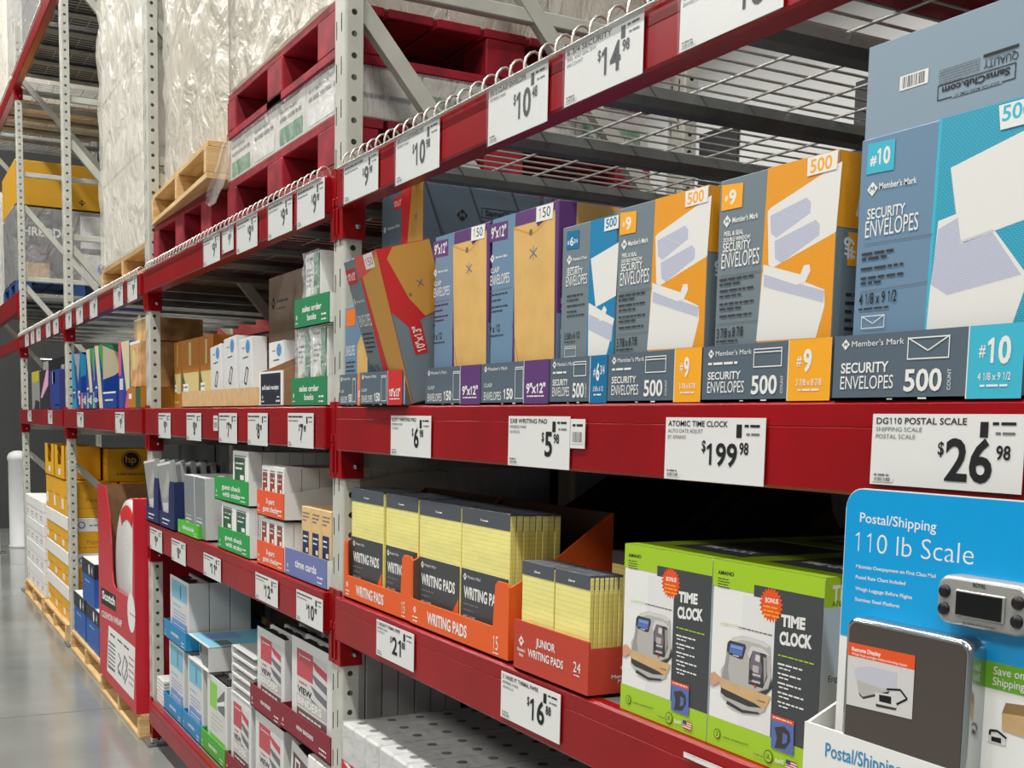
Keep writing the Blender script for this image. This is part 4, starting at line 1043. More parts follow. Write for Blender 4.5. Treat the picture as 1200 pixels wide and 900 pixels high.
A.pp([(733, 700), (788, 708), (790, 742), (735, 730)], LGREY); A.pp([(744, 706), (776, 712), (776, 732), (744, 724)], LCD); A.pp([(735, 730), (790, 742), (788, 748), (736, 738)], CLKD); A.pl([(764, 692), (800, 694), (818, 718), (790, 732)], .0022, LCD)
build('weighing_platform', pl, t)
A0 = Art(MB(), (0, -.020, 0), (1, 0, 0), (0, 0, 1), (0, -1, 0), loc); A0.tile = T7; q = A0.s_
da, db = q((893, 470)), q((1122, 470)); dz0, dz1 = q((900, 520))[1]-.002, q((905, 392))[1]+.002
dy = -.020; ds = slab(da[0], db[0]+.006, dz0+.004, dz1, .014, dy, -.0005, SILV, None)
x0, x1 = da[0], db[0]+.006; W = x1-x0; H = dz1-dz0-.004; z0 = dz0+.004
A = Art(ds, (x0, dy, z0), (1, 0, 0), (0, 0, 1), (0, -1, 0))
A.text('ROYAL', W*.41, H*.83, H*.085, INK, w=W*.14, bold=.02); A.bars(W*.32, H*.07, W*.68, H*.05, GREYINK)
DU = build('display_unit', ds, t)
sm = MB(); sm.box(x0+W*.23, x0+W*.77, dy-.0025, dy-.0002, z0+H*.20, z0+H*.74, SILV, .001); sm.box(x0+W*.25, x0+W*.75, dy-.0032, dy-.0026, z0+H*.24, z0+H*.70, LCD); build('display_screen', sm, DU)
for bx in (.10, .90):
    for bz in (.66, .30):
        b = MB(); rr = W*.062; b.lathe([(0, -.003), (rr*.9, -.003), (rr, -.001), (rr, .0)], BLACK, 16, (x0+W*bx, dy, z0+H*bz), 'y'); build('button', b, DU)
# white shelf tray carrying the pack
loc = (1.775, -.068, ZW+.001); w = .36; d = .40; mb = MB(); hf = .105
mb.box(0, w, 0, d, 0, .003, WHITE); mb.box(0, w, 0, .004, 0, hf, WHITE)
for x in (0, w-.004): mb.prism([(x, .004, 0), (x, d, 0), (x, d, .235), (x, .30, .235), (x, .004, hf)], (.004, 0, 0), TAN, WHITE)
A = front(mb, w, hf, loc); A.tile = T7
A.pt('Postal/Shipping', (601, 868), (800, 925), 36, TBLUE, .01); A.text('110 lb Scale', w*.06, hf*.08, .028, TBLUE, w=w*.55, bold=-.005)
tag(build('display_tray', mb, loc=loc), 'white postal scale tray with blue lettering at lower right', 'display tray')

# ================================================================== BINDER BAY, MIDDLE SHELF
GREENC = mat('sales_green_card', (42, 134, 84), .45); GREEN2 = mat('check_green_card', (38, 160, 74), .45); OR2 = mat('check_orange_card', (236, 92, 48), .45); NAVY = mat('navy_card', (30, 44, 92), .4)
PERI = mat('time_card_blue', (112, 122, 176), .45); NIGHT = mat('midnight_card', (34, 40, 54), .45); CREAM = mat('cream_print', (214, 196, 130), .5); FOREST = mat('forest_print', (44, 92, 58), .5); AMBER = mat('amber_print', (186, 116, 28), .5)
MANILA = mat('manila_card', (226, 190, 132), .55); RUSTP = mat('rust_label', (150, 62, 44), .5); BEIGE = mat('beige_carton', (176, 160, 142), .75, var=.04, vscale=10)
WRAPW = film('clear_wrap', (236, 238, 238), .38, 30, .9, (1, 1, .6))
def amber(mb, w, d, h, loc):
    A = front(mb, w, h, loc); A.poly([(w*.05, h*.22), (w*.40, h*.22), (w*.16, h*.45), (w*.05, h*.62)], FOREST); A.poly([(w*.40, h*.22), (w, h*.22), (w, h*.52), (w*.12, h*.52), (w*.2, h*.42)], CREAM); A.rect(w*.12, h*.24, w*.42, h*.36, WHITE); A.para(w*.14, h*.34, w*.4, .012, 2, GREYINK)
    A.rect(w*.46, h*.62, w*.60, h*.95, CREAM); A.bars(w*.1, h*.08, w*.7, .012, CREAM)
y = .12
xs = [max(at(px, 430, y).x, -2.346) for px in (193, 212, 233, 250)]; zt = at(212, 400, y).z
for k in range(3):
    block('photo_paper_box', ('amber and green box nearest the far upright, behind the brown tray', 'middle amber and green box behind the brown phone tray', 'amber and green box touching the white phone boxes')[k], 'box', xs[k]+.003, y, ZE+.001, xs[k+1]-xs[k]-.006, .3, zt-ZE, AMBER, amber)
t = solo('shipping_carton', 'large amber carton with dark round emblem behind the amber boxes', 'carton', -2.30, .62, ZE+.001, .62, .3, .40, AMBER, lambda mb, w, d, h, loc: (front(mb, w, h, loc).rect(0, h*.45, w, h, CREAM), front(mb, w, h, loc).disc(w*.62, h*.93, .07, NIGHT)))
loc = (-1.755, .02, ZE+.001); mb = tray_mb(1.02, .30, .060, .060, TAN, TAN, .004); tag(build('display_tray', mb, loc=loc), 'plain brown cardboard tray holding white phone boxes', 'display tray')
PH = mat('phone_box_white', (230, 230, 228), .35, coat=.3); PHB = mat('phone_box_blue', (86, 140, 196), .45)
def phone(mb, w, d, h, loc):
    A = front(mb, w, h, loc); A.disc(w*.70, h*.86, w*.16, PHB, h*.10); A.bars(w*.25, h*.85, w*.45, .006, GREYINK); A.bars(w*.3, h*.70, w*.72, .006, INK)
    A.line([(w*.38, h*.34), (w*.58, h*.56), (w*.72, h*.52), (w*.54, h*.30), (w*.38, h*.34)], .006, INK); A.para(w*.35, h*.24, w*.7, .006, 2, GREYINK)
for k, (x, w, h, tilt, yy, lab) in enumerate(((-1.43, .145, .205, -4, .05, 'white phone box leaning left, leftmost in the brown tray'), (-1.245, .150, .225, -3, .05, 'tallest white phone box, second in the brown tray'), (-1.055, .148, .212, -3, .05, 'white phone box with handset outline, third in the brown tray'),
        (-.86, .15, .195, -1, .09, 'white phone box right of centre in the brown tray'), (-.72, .14, .190, 0, .16, 'white phone box behind the black receipt book box'), (-.56, .13, .190, 0, .22, 'white phone box half hidden behind the receipt carton'),
        (-1.12, .10, .18, -2, .13, 'narrow white phone box behind the tallest one'), (-.955, .09, .20, -1, .14, 'thin white phone box edge behind the third one'))):
    block('phone_box', lab, 'box', x, yy, ZE+.007, w, .05, h, PH, phone, rot=(0, R(tilt), 0), group='white phone boxes')
loc = (-.715, .016, ZE+.001); w, d = .228, .40; mb = MB(); t = .004
mb.box(0, w, 0, d, 0, t, WHITE); mb.box(0, w, 0, t, 0, .103, WHITE); mb.box(t, w-t, t+.002, .02, t, .09, MANILA)
for x in (0, w-t): mb.prism([(x, t, 0), (x, d, 0), (x, d, .20), (x, .22, .20), (x, t, .103)], (t, 0, 0), WHITE, BROWN)
mb.box(t, w-t, d-t, d, 0, .20, BROWN)
A = front(mb, w, .103, loc); A.rect(w*.07, .006, w*.93, .097, NIGHT); A.text('self-desk receipts', w*.13, .050, .013, WHITE, w=w*.72, bold=.02); A.logo(w*.15, .028, .012, WHITE, NIGHT); A.bars(w*.10, .014, w*.22, .005, WHITE); A.bars(w*.74, .014, w*.9, .008, WHITE); A.bars(w*.78, .026, w*.88, .006, WHITE)
tag(build('display_tray', mb, loc=loc), 'black fronted receipt book box with white border', 'display tray')
def label_tray(x0, x1, y0, z, hf, m, lines, label, d=.36, hb=None, mi=None, big=.20):
    w = x1-x0; loc = (x0, y0, z); mb = MB(); t = .003; hb = hb or hf; mi = mi or WHITE
    mb.box(0, w, 0, d, 0, t, mi); mb.box(0, w, 0, t, 0, hf, m)
    for x in (0, w-t): mb.prism([(x, t, 0), (x, d, 0), (x, d, hb), (x, d*.75, hb), (x, t, hf-.002)], (t, 0, 0), mi)
    mb.box(t, w-t, d-t, d, 0, hb, mi)
    A = front(mb, w, hf, loc)
    for i, l in enumerate(lines):
        A.text(l, w*.52, hf*(.52-.30*i) if len(lines) > 1 else hf*.42, hf*big*(.62 if 'BINDERS' in l else 1), WHITE, w=min(w*(.34 if 'BINDERS' in l else .56), w*.052*len(l)), align='c', bold=.025)
    A.logo(w*.07, hf*.38, hf*.18, WHITE, m); A.bars(w*.035, hf*.16, w*.11, hf*.06, WHITE); A.bars(w*.80, hf*.30, w*.93, hf*.10, WHITE); A.bars(w*.80, hf*.14, w*.93, hf*.08, WHITE)
    return tag(build('display_tray', mb, loc=loc), label, 'display tray')
def wrapbook(mb, w, d, h, loc):
    A = front(mb, w, h, loc); A.rect(w*.55, h*.02, w*.92, h*.98, GREENC); A.poly([(w*.05, 0), (w*.5, 0), (w*.5, h*.45), (w*.05, h*.3)], CREAM); A.para(w*.08, h*.8, w*.5, .008, 4, GREYINK); A.bars(w*.62, h*.5, w*.88, .008, WHITE); A.bars(w*.05, h*.9, w*.5, .012, INK)
def book(x, y, z, w, d, h, label):
    o = thing('order_book_pack', label, 'book pack', (x, y, z), group='wrapped sales order books'); mb = MB(); carton(mb, w, d, h, WHITE); wrapbook(mb, w, d, h, (x, y, z)); build('book_block', mb, o)
    f = MB(); rn = random.Random(int(x*999))
    P = [[(-.003+(w+.006)*i/6, -.004-rn.uniform(0, .006), -.001+(h+.004)*j/8) for i in range(7)] for j in range(9)]
    for j in range(8):
        for i in range(6): f.face([P[j][i], P[j][i+1], P[j+1][i+1], P[j+1][i]], WRAPW, True)
    build('clear_wrap', f, o)
zz = ZE+.001
label_tray(-.402, -.114, .016, zz, .077, GREENC, ['sales order', 'books'], 'lower green sales order books tray on middle beam', d=.34)
book(-.385, .028, zz+.005, .118, .10, .203, 'clear-wrapped order books at left of the lower green tray'); book(-.258, .028, zz+.005, .122, .10, .203, 'clear-wrapped order books at right of the lower green tray')
solo('order_book_stack', 'white book stack filling the rear of the lower green tray', 'book pack', -.39, .137, zz+.005, .262, .20, .202, WHITE)
label_tray(-.376, -.098, .016, zz+.210, .079, GREENC, ['sales order', 'books'], 'upper green sales order books tray stacked on the lower books', d=.34)
book(-.318, .028, zz+.215, .125, .10, .19, 'clear-wrapped order books standing in the upper green tray'); solo('order_book_stack', 'white book stack at the right rear of the upper green tray', 'book pack', -.18, .062, zz+.215, .07, .2, .17, WHITE)
def beigep(mb, w, d, h, loc):
    A = front(mb, w, h, loc); A.logo(w*.14, h*.80, .05, INK, BEIGE); A.bars(w*.24, h*.80, w*.6, .014, GREYINK); A.bars(w*.24, h*.75, w*.5, .010, GREYINK); A.bars(w*.08, h*.30, w*.9, .020, INK); A.bars(w*.08, h*.18, w*.85, .018, INK)
a, b = at(315, 327, .32), at(357, 322, .32)
block('shipping_carton', 'tall plain beige carton behind the green sales order trays', 'carton', a.x, .32, ZE+.001, b.x-a.x, .3, min(a.z, 1.985)-ZE, BEIGE, beigep)

# ================================================================== BINDER BAY, LOWER SHELF
zz = ZW+.001
def cards(x0, x1, y0, z, h, n, cols, m, lab, labm, lh, desc, group, lz=.0):
    w = (x1-x0)/cols
    for k in range(cols):
        def pt(mb, ww, d, hh, loc):
            A = front(mb, ww, hh, loc); A.rect(ww*.12, lz, ww*.78, lz+lh, labm); A.bars(ww*.2, lz+lh*.72, ww*.7, lh*.12, WHITE, seed=k); A.bars(ww*.2, lz+lh*.5, ww*.6, lh*.12, WHITE, seed=k+2); A.rect(ww*.48, lz+lh*.06, ww*.72, lz+lh*.26, WHITE); A.para(ww*.12, hh*.93, ww*.85, .006, 3, GREYINK)
            S = right(mb, ww, loc)
            for q in range(1, 9): S.rect(d*q/9-.001, .004, d*q/9+.0005, hh-.004, GREYINK)
        solo('card_bundle', desc % ('left', 'middle', 'right')[k if cols == 3 else (k*2 if cols == 2 else 2)], 'card bundle', x0+k*w+.002, y0, z, w-.004, n, h, m, pt, .0012, group)
label_tray(-.440, -.092, .010, zz, .078, PERI, ['time cards'], 'periwinkle blue time cards tray beside the near upright', d=.30, big=.26)
cards(-.385, -.135, .04, zz+.004, .196, .16, 3, MANILA, None, NAVY, .062, 'manila time card bundle at the %s of the blue tray', 'manila time card bundles', .066)
label_tray(-.722, -.456, .010, zz, .073, OR2, ['3-part', 'guest checks'], 'lower orange guest checks tray', d=.30)
cards(-.700, -.47, .016, zz+.004, .139, .27, 3, WHITE, None, RUSTP, .062, 'white guest check pad at the %s of the lower orange tray', 'guest check pads', .066)
label_tray(-.722, -.456, .010, zz+.150, .077, OR2, ['3-part', 'guest checks'], 'upper orange guest checks tray stacked on the lower pads', d=.52, hb=.14)
cards(-.690, -.47, .016, zz+.154, .148, .48, 3, WHITE, None, RUSTP, .062, 'white guest check pad at the %s of the upper orange tray', 'guest check pads', .066)
label_tray(-1.19, -.812, .010, zz, .074, GREEN2, ['guest check', 'with stubs'], 'lower green guest check tray beside the orange trays', d=.30)
cards(-1.165, -.830, .016, zz+.004, .155, .27, 2, WHITE, None, FOREST, .066, 'white stub check pad at the %s of the lower green tray', 'stub check pads', .07)
label_tray(-1.235, -.822, .010, zz+.164, .078, GREEN2, ['guest check', 'with stubs'], 'upper green guest check tray stacked on the lower pads', d=.45, hb=.12)
cards(-1.02, -.835, .016, zz+.168, .168, .40, 1, WHITE, None, FOREST, .075, 'white stub check pad at the %s of the upper green tray', 'stub check pads', .072)
LIGHTG = mat('leaf_tray_card', (84, 190, 52), .42); BOOKG = mat('grey_book', (140, 146, 148), .35, coat=.3); BOOKL = mat('book_pages', (206, 208, 206), .6)
label_tray(-1.764, -1.44, .002, zz, .052, LIGHTG, ['address books'], 'small leaf green tray of grey books', d=.22, mi=LIGHTG, big=.3)
for k, x in enumerate((-1.70, -1.535)):
    solo('address_book', ('grey covered book at the left of the leaf green tray', 'grey covered book at the right of the leaf green tray')[k], 'book', x, .016, zz+.004, .155, .19, .222, BOOKL, lambda mb, w, d, h, loc: (front(mb, w, h, loc).rect(.001, .001, w-.001, h-.001, BOOKG), front(mb, w, h, loc).para(.02, h*.35, w*.7, .008, 3, WHITE)), rot=(R(1), 0, 0))
PKT = mat('poly_pocket_grey', (172, 174, 172), .3, coat=.3); PKTW = mat('poly_pocket_edge', (222, 222, 220), .4)
for k, (x0, x1) in enumerate(((-2.34, -2.09), (-2.07, -1.80))):
    w = x1-x0; loc = (x0, -.004, zz); mb = MB(); t = .004; d = .26; hf = .062
    mb.box(0, w, 0, d, 0, t, NAVY)
    mb.prism([(0, 0, 0), (w, 0, 0), (w, 0, .19), (w*.72, 0, .19), (w*.66, 0, .16), (w*.62, 0, hf), (0, 0, hf)], (0, t, 0), NAVY)
    for x in (0, w-t): mb.box(x, x+t, t, d, 0, .19, NAVY)
    mb.box(t, w-t, d-t, d, 0, .19, NAVY)
    A = front(mb, w, hf, loc); A.bars(w*.2, hf*.5, w*.7, hf*.15, WHITE); A.bars(w*.2, hf*.25, w*.6, hf*.1, WHITE)
    tag(build('display_tray', mb, loc=loc), ('navy poly pocket tray against the far upright', 'navy poly pocket tray beside the leaf green tray')[k], 'display tray')
    n = 6
    for q in range(n):
        def pk(mb, ww, dd, hh, l): 
            A = front(mb, ww, hh, l); A.poly([(ww*.1, hh*.45), (ww*.8, hh*.9), (ww*.85, hh*.6), (ww*.4, hh*.4)], CLK); A.rect(ww*.1, hh*.08, ww*.85, hh*.35, PKTW); A.rect(0, hh*.96, ww, hh, WHITE)
        solo('poly_pocket', ('clear grey poly pocket fanning out of the tray by the far upright', 'clear grey poly pocket standing in the tray by the green one')[k], 'poly pocket', x0+.012, .012+q*.037, zz+.006, w-.03, .020, .245-q*.002, PKT, pk, .001, ('poly pockets in left navy tray', 'poly pockets in right navy tray')[k], (R(5-q*.6), R(-5-q*.2), 0))

# ================================================================== BINDER BAY, BOTTOM SHELF
ZB = L0[1]+.001
BW = mat('binder_white', (228, 228, 224), .3, coat=.25); BG = mat('binder_inside', (120, 122, 122), .5)
MAROON = mat('maroon_card', (134, 26, 44), .45); ROSE = mat('rose_print', (194, 78, 88), .45); TAUPE = mat('taupe_print', (112, 84, 84), .5); BLUEL = mat('light_blue_print', (120, 190, 214), .45); BLUEM = mat('mid_blue_print', (118, 150, 200), .45); BTRAY = mat('blue_tray_card', (26, 136, 190), .42); GTRAY = mat('green_tray_card', (66, 170, 50), .42); LEAFP = mat('leaf_print', (140, 206, 84), .45)
def ins_view(A, w, h):
    a, b, c, d = w*.14, w*.88, h*.06, h*.90
    A.rect(a, c, b, d, LGREY); A.rect(a, c, b, h*.30, TAUPE); A.rect(a, h*.62, w*.55, d, ROSE); A.logo(w*.22, h*.84, .012, WHITE, ROSE); A.bars(w*.26, h*.835, w*.5, .005, WHITE)
    for k in range(4): A.poly([(w*.48, h*(.86-.13*k)), (b, h*(.80-.13*k)), (b, h*(.72-.13*k)), (w*.62, h*(.77-.13*k))], GREYINK if k else ROSE)
    A.rect(w*.14, h*.325, w*.88, h*.44, CLK); A.bars(w*.2, h*.56, w*.4, .008, ROSE); A.text('VIEW', w*.16, h*.46, h*.062, INK, w=w*.36, bold=.03); A.text('BINDERS', w*.16, h*.345, h*.075, WHITE, w=w*.60, bold=.022)
    A.bars(w*.2, h*.24, w*.75, .010, WHITE); A.bars(w*.2, h*.16, w*.6, .006, LGREY)
def ins_blue(A, w, h):
    a, b = w*.10, w*.92; A.rect(a, h*.05, b, h*.95, LGREY); A.rect(a, h*.66, b, h*.95, BLUEL); A.rect(a, h*.05, b, h*.34, BLUEM); A.rect(w*.55, h*.7, w*.62, h*.9, GREYINK)
    A.bars(w*.16, h*.55, w*.6, .014, BLUEL); A.para(w*.18, h*.50, w*.85, .008, 4, BLUEM); A.para(w*.18, h*.28, w*.8, .007, 3, WHITE)
def ins_green(A, w, h):
    a, b = w*.14, w*.88; A.rect(a, h*.05, b, h*.93, LGREY); A.rect(a, h*.60, w*.52, h*.93, LEAFP); A.poly([(w*.52, h*.75), (b, h*.93), (b, h*.6), (w*.56, h*.62)], GREYINK); A.poly([(w*.5, h*.70), (b, h*.80), (b, h*.74), (w*.5, h*.66)], WHITE)
    A.rect(a, h*.05, b, h*.26, LEAFP); A.para(w*.2, h*.54, w*.8, .010, 4, CLK); A.para(w*.2, h*.22, w*.8, .007, 3, WHITE)
def ins_dark(A, w, h): A.rect(w*.1, h*.05, w*.9, h*.9, TAUPE); A.frame(w*.2, h*.72, w*.42, h*.86, .008, WHITE); A.para(w*.2, h*.5, w*.8, .008, 3, WHITE)
def binder_mesh(w, t, h, ins, loc):
    """standing ring binder: cover boards front and back, spine at the right, pages side and top open"""
    mb = MB(); b = .003
    mb.box(0, w, 0, b, 0, h, BW, .001); mb.box(0, w, t-b, t, 0, h, BW, .001); mb.box(w-b, w+.0005, 0.0005, t-.0005, 0, h, BW, .001)
    A = front(mb, w, h, loc); ins(A, w, h)
    return mb
def rings_mesh(w, t, h):
    mb = MB(); mb.box(w-.03, w-.004, t*.35, t*.65, h*.05, h*.95, STEEL, .002)
    for z in (.18, .5, .82):
        mb.tube([(w-.02+math.cos(R(a))*t*.36-.012, t/2+math.sin(R(a))*t*.36, h*z) for a in range(0, 361, 30)], .002, STEEL, 6, False)
    mb.box(.01, w-.05, t*.42, t*.58, .004, h-.012, BG, .001)
    return mb
def binder(x, y, z, w, t, h, ins, label, group=None, rot=(0, 0, 0)):
    o = thing('ring_binder', label, 'binder', (x, y, z), rot, group)
    build('cover', binder_mesh(w, t, h, ins, (x, y, z)), o); build('ring_mechanism', rings_mesh(w, t, h), o)
    mb = MB(); A = Art(mb, (0, 0, h), (1, 0, 0), (0, 1, 0), (0, 0, 1)); 
    mb.prism([(w*.16, t*.22, h-.009), (w*.84, t*.22, h-.009), (w*.84, t*.62, h-.009), (w*.66, t*.62, h-.009), (w*.66, t*.82, h-.009), (w*.50, t*.82, h-.009), (w*.50, t*.62, h-.009), (w*.34, t*.62, h-.009), (w*.34, t*.82, h-.009), (w*.16, t*.82, h-.009)], (0, 0, .004), BLACK)
    build('sheet_lifter', mb, o)
    return o
def binder_row(x, y, z, w, t, h, ins, n, label, lab2, group):
    p = binder(x, y, z, w, t, h, ins, label, None)
    for k in range(1, n): dup(p, (x+random.uniform(-.003, .003), y+k*(t+.003), z), lab2, group)
label_b = lambda x0, x1, z, m, lines, lab, d=.30, y0=.032: label_tray(x0, x1, y0, z, .075, m, lines, lab, d=d, mi=m, big=.24)
label_b(-2.20, -1.86, ZB, BTRAY, ['BINDERS'], 'lower left blue binder tray beside the far upright')
label_b(-1.85, -1.555, ZB, BTRAY, ['BINDERS'], 'lower right blue binder tray beside the green one')
label_b(-1.548, -1.20, ZB, GTRAY, ['BINDERS'], 'green binder tray on the bottom beam')
label_b(-1.19, -.90, ZB, MAROON, ['VIEW BINDERS'], 'lower maroon tray beside the green binder tray')
label_b(-.89, -.545, ZB, MAROON, ['VIEW BINDERS'], 'lower maroon tray in the middle of bottom beam')
binder_row(-2.135, .044, ZB+.005, .27, .075, .305, ins_blue, 3, 'front blue covered binder in the lower left blue tray', 'binder behind the front one in the lower left blue tray', 'binders in lower left blue tray')
binder_row(-1.80, .044, ZB+.005, .24, .075, .300, ins_blue, 3, 'front blue covered binder in the lower right blue tray', 'binder behind the front one in the lower right blue tray', 'binders in lower right blue tray')
binder_row(-1.49, .044, ZB+.005, .28, .07, .290, ins_green, 3, 'front green covered binder on the bottom shelf', 'binder behind the front one in the green tray', 'binders in the green tray')
binder_row(-1.16, .044, ZB+.005, .25, .05, .292, ins_view, 4, 'lower view binder beside the green covered binder', 'binder behind, beside the green covered binder', 'view binders, lower left')
binder_row(-.86, .044, ZB+.005, .30, .05, .290, ins_view, 5, 'lower view binder under the upper left view binders', 'binder behind, under the upper left view binders', 'view binders, lower middle')
for k in range(7): solo('flat_binder', 'thin white binder in the flat pile by the far upright', 'binder', -2.33+random.uniform(0, .01), .03, ZB+k*.0165, .13, .26, .0155, BW, None, .003, 'thin white binders, flat pile')
label_b(-2.175, -1.78, ZB+.315, BTRAY, ['BINDERS'], 'upper blue binder tray stacked at the left', .34)
p = binder(-2.115, .046, ZB+.322, .325, .08, .262, ins_blue, 'tallest standing blue covered binder in the upper blue tray')
dup(p, (-2.113, .129, ZB+.322), 'second blue covered binder in the upper blue tray'); dup(p, (-2.11, .212, ZB+.322), 'third binder at the back of the upper blue tray')
# a thick binder lying flat, its ring end to the aisle
o = thing('ring_binder', 'thick white binder lying flat with blue sheet on top', 'binder', (-1.755, .036, ZB+.300))
mb = MB(); w, d, h = .32, .34, .095; mb.box(0, w, 0, d, 0, .004, BW, .001); mb.box(0, w, 0, d, h-.004, h, BW, .001); mb.box(w-.004, w, 0, d, 0, h, BW, .001); A = top(mb, h, (0, 0, 0)); A.rect(.01, .01, w-.01, d-.01, BLUEL); A.rect(.03, .04, w*.5, d*.5, BLUEM); A.rect(w*.6, .05, w*.9, d*.3, GREYINK); build('cover', mb, o)
mb = MB()
for k in range(3): mb.tube([(.07+.04*k, .03, h/2+math.sin(R(a))*h*.36) if False else (.10+math.cos(R(a))*h*.38+.05*k*0, .03+.09*k, h/2+math.sin(R(a))*h*.40) for a in range(0, 361, 24)], .003, STEEL, 6, False)
mb.box(.16, w-.012, .012, d-.01, .008, h-.012, BG, .002); build('ring_mechanism', mb, o)
ppl = None
for k in range(5):
    loc = (-1.135+.004*(k % 2), .04, ZB+.298+k*.033)
    lab = 'white binder lying flat in the pile of five, %s' % ('at the bottom', 'second from bottom', 'in the middle', 'second from top', 'on top')[k]
    if ppl is None:
        ppl = thing('ring_binder', lab, 'binder', loc, group='five flat white binders'); mb = MB(); w, d, h = .275, .26, .031
        mb.box(0, w, 0, d, 0, .003, BW, .001); mb.box(0, w, 0, d, h-.003, h, BW, .001); mb.box(0, .003, 0, d, 0, h, BW, .001); build('cover', mb, ppl)
        mb = MB(); mb.box(.006, w-.03, .02, d-.01, .008, .020, BG, .001); mb.tube([(.03, .05, .008), (.04, .05, .022), (.06, .05, .022), (.07, .05, .008)], .0018, STEEL, 5); build('ring_mechanism', mb, ppl)
    else: dup(ppl, loc, lab)
label_b(-.878, -.552, ZB+.308, MAROON, ['VIEW BINDERS'], 'upper maroon tray holding the left view binder', .46)
label_b(-.548, -.104, ZB+.318, MAROON, ['VIEW BINDERS'], 'upper maroon tray beside the near upright', .46, .028)
binder_row(-.838, .044, ZB+.313, .285, .045, .262, ins_view, 7, 'left upper view binder with rose cover sheet', 'white binder behind the left upper view binder', 'view binders, upper left')
binder_row(-.470, .040, ZB+.323, .345, .045, .285, ins_view, 8, 'right upper view binder nearest the near upright', 'white binder behind the right upper view binder', 'view binders, upper right')
binder(-.535, .05, ZB+.004, .20, .05, .285, ins_dark, 'taupe covered binder tilted under the right maroon tray', None, (0, R(7), 0))
for k in range(3): solo('white_carton', 'small white carton low beside the near upright', 'carton', -.30+.066*k, .032, ZB, .062, .3, .298-.0*k, WHITE, lambda mb, w, d, h, loc: top(mb, h, loc).rect(.01, .05, w-.01, .12, LGREY), .003, 'small white cartons low by upright')
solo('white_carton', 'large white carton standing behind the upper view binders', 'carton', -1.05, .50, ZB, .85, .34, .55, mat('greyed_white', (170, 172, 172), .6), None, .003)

# ================================================================== ENVELOPE BAY, BOTTOM SHELF
RIBB = mat('roll_white', (214, 214, 210), .5); COREH = mat('roll_core', (60, 58, 56), .7); FILMC = film('pack_film', (240, 240, 240), .25, 22, .6, (1, 1, 1))
proto = None
def thermal(loc, label):
    global proto
    g = 'shrink-wrapped thermal roll packs'
    if proto: dup(proto, loc, label, g); return
    o = thing('thermal_paper_pack', label, 'paper roll pack', loc, group=g); proto = o
    w, d, h = .242, .40, .20; mb = MB(); r = w/6
    for i in range(3):
        mb.box(i*w/3+.0012, (i+1)*w/3-.0012, .0, d, .0, h, RIBB, .006)
        A = top(mb, h, (0, 0, 0))
        for j in range(5): A.disc((i+.5)*w/3, d*(j+.5)/5, .0125, COREH, n=14)
    A = front(mb, w, h, (0, 0, 0))
    A.rect(0, 0, w, h*.52, REDC); A.text('THERMAL', w*.04, h*.16, h*.15, WHITE, w=w*.42, bold=.03); A.disc(w*.62, h*.26, .030, LGREY); A.disc(w*.60, h*.26, .007, COREH); A.rect(w*.72, 0, w*.98, h*.46, WHITE); A.poly([(w*.05, h*.50), (w*.4, h*.38), (w*.45, h*.42), (w*.2, h*.51)], WHITE)
    build('roll_block', mb, o)
    f = MB(); f.box(-.0015, w+.0015, -.0015, d+.0015, h*.5, h+.002, FILMC, .004); build('shrink_film', f, o)
z = ZB
for lv in range(2):
    for k in range(4):
        for j in range(2):
            x = .015+.25*k; y = .016+.41*j; zz2 = ZB+.065+lv*.203
            lv_n = ('lower layer', 'top layer')[lv]
            thermal((x, y, zz2), 'thermal roll pack, %s, %s from the upright, %s' % (lv_n, ('first', 'second', 'third', 'fourth')[k], ('at the front', 'at the rear')[j]))
mb = MB(); mb.box(.01, 1.06, .02, .86, ZB, ZB+.064, TAN, .002); tag(build('carton_base', mb), 'brown cardboard base under the thermal roll packs', 'carton')

# ================================================================== DIVIDER SHELF (beyond the far upright)
DVB = mat('divider_blue', (22, 66, 150), .4, coat=.2); DVT = mat('divider_teal', (40, 150, 184), .4); DVG = mat('divider_green', (58, 160, 76), .4); DVC = mat('divider_cream', (216, 206, 164), .45); DVGR = mat('divider_grey', (150, 160, 170), .4); PINK = mat('divider_pink', (224, 86, 112), .45); PURP2 = mat('divider_violet', (74, 66, 150), .42); PEACH = mat('divider_peach', (236, 132, 84), .45); MINT = mat('divider_mint', (104, 186, 140), .45)
def dv_teal(mb, w, d, h, loc):
    A = front(mb, w, h, loc); A.poly([(0, h), (w*.25, h), (w*.55, 0), (0, 0)], DVT); A.poly([(w*.25, h), (w, h*.97), (w*.75, h*.45)], DVGR); A.poly([(w*.4, h*.75), (w*.55, h*.8), (w*.6, h*.6), (w*.45, h*.55)], CHAR); A.rect(w*.08, h*.18, w*.35, h*.36, PURP2); A.bars(w*.1, h*.28, w*.33, .014, WHITE); A.rect(w*.70, h*.18, w*.92, h*.32, LGREY)
    S = right(mb, w, loc); S.poly([(0, h*.55), (0, h), (d*.5, h), (d, h*.6), (d, h)], DVT); S.rect(d*.2, h*.1, d*.5, h*.3, LGREY)
def dv_green(mb, w, d, h, loc):
    A = front(mb, w, h, loc); A.poly([(w*.06, h), (w*.5, h), (w*.95, 0), (w*.55, 0)], DVC); A.poly([(0, h), (w*.06, h), (w*.45, h*.3), (w*.45, 0), (0, 0)], DVB); A.rect(w*.08, h*.2, w*.34, h*.40, PURP2); A.bars(w*.1, h*.32, w*.32, .016, WHITE); A.poly([(w*.5, h), (w, h), (w, h*.55)], DVG)
    S = right(mb, w, loc); S.poly([(0, h), (d, h), (d, h*.62), (d*.45, h*.78)], DVG); S.poly([(0, h*.98), (d*.45, h*.78), (d*.15, h*.52), (0, h*.45)], DVC); S.rect(d*.6, h*.06, d*.85, h*.28, LGREY); S.rect(0, 0, d, h*.02, WHITE)
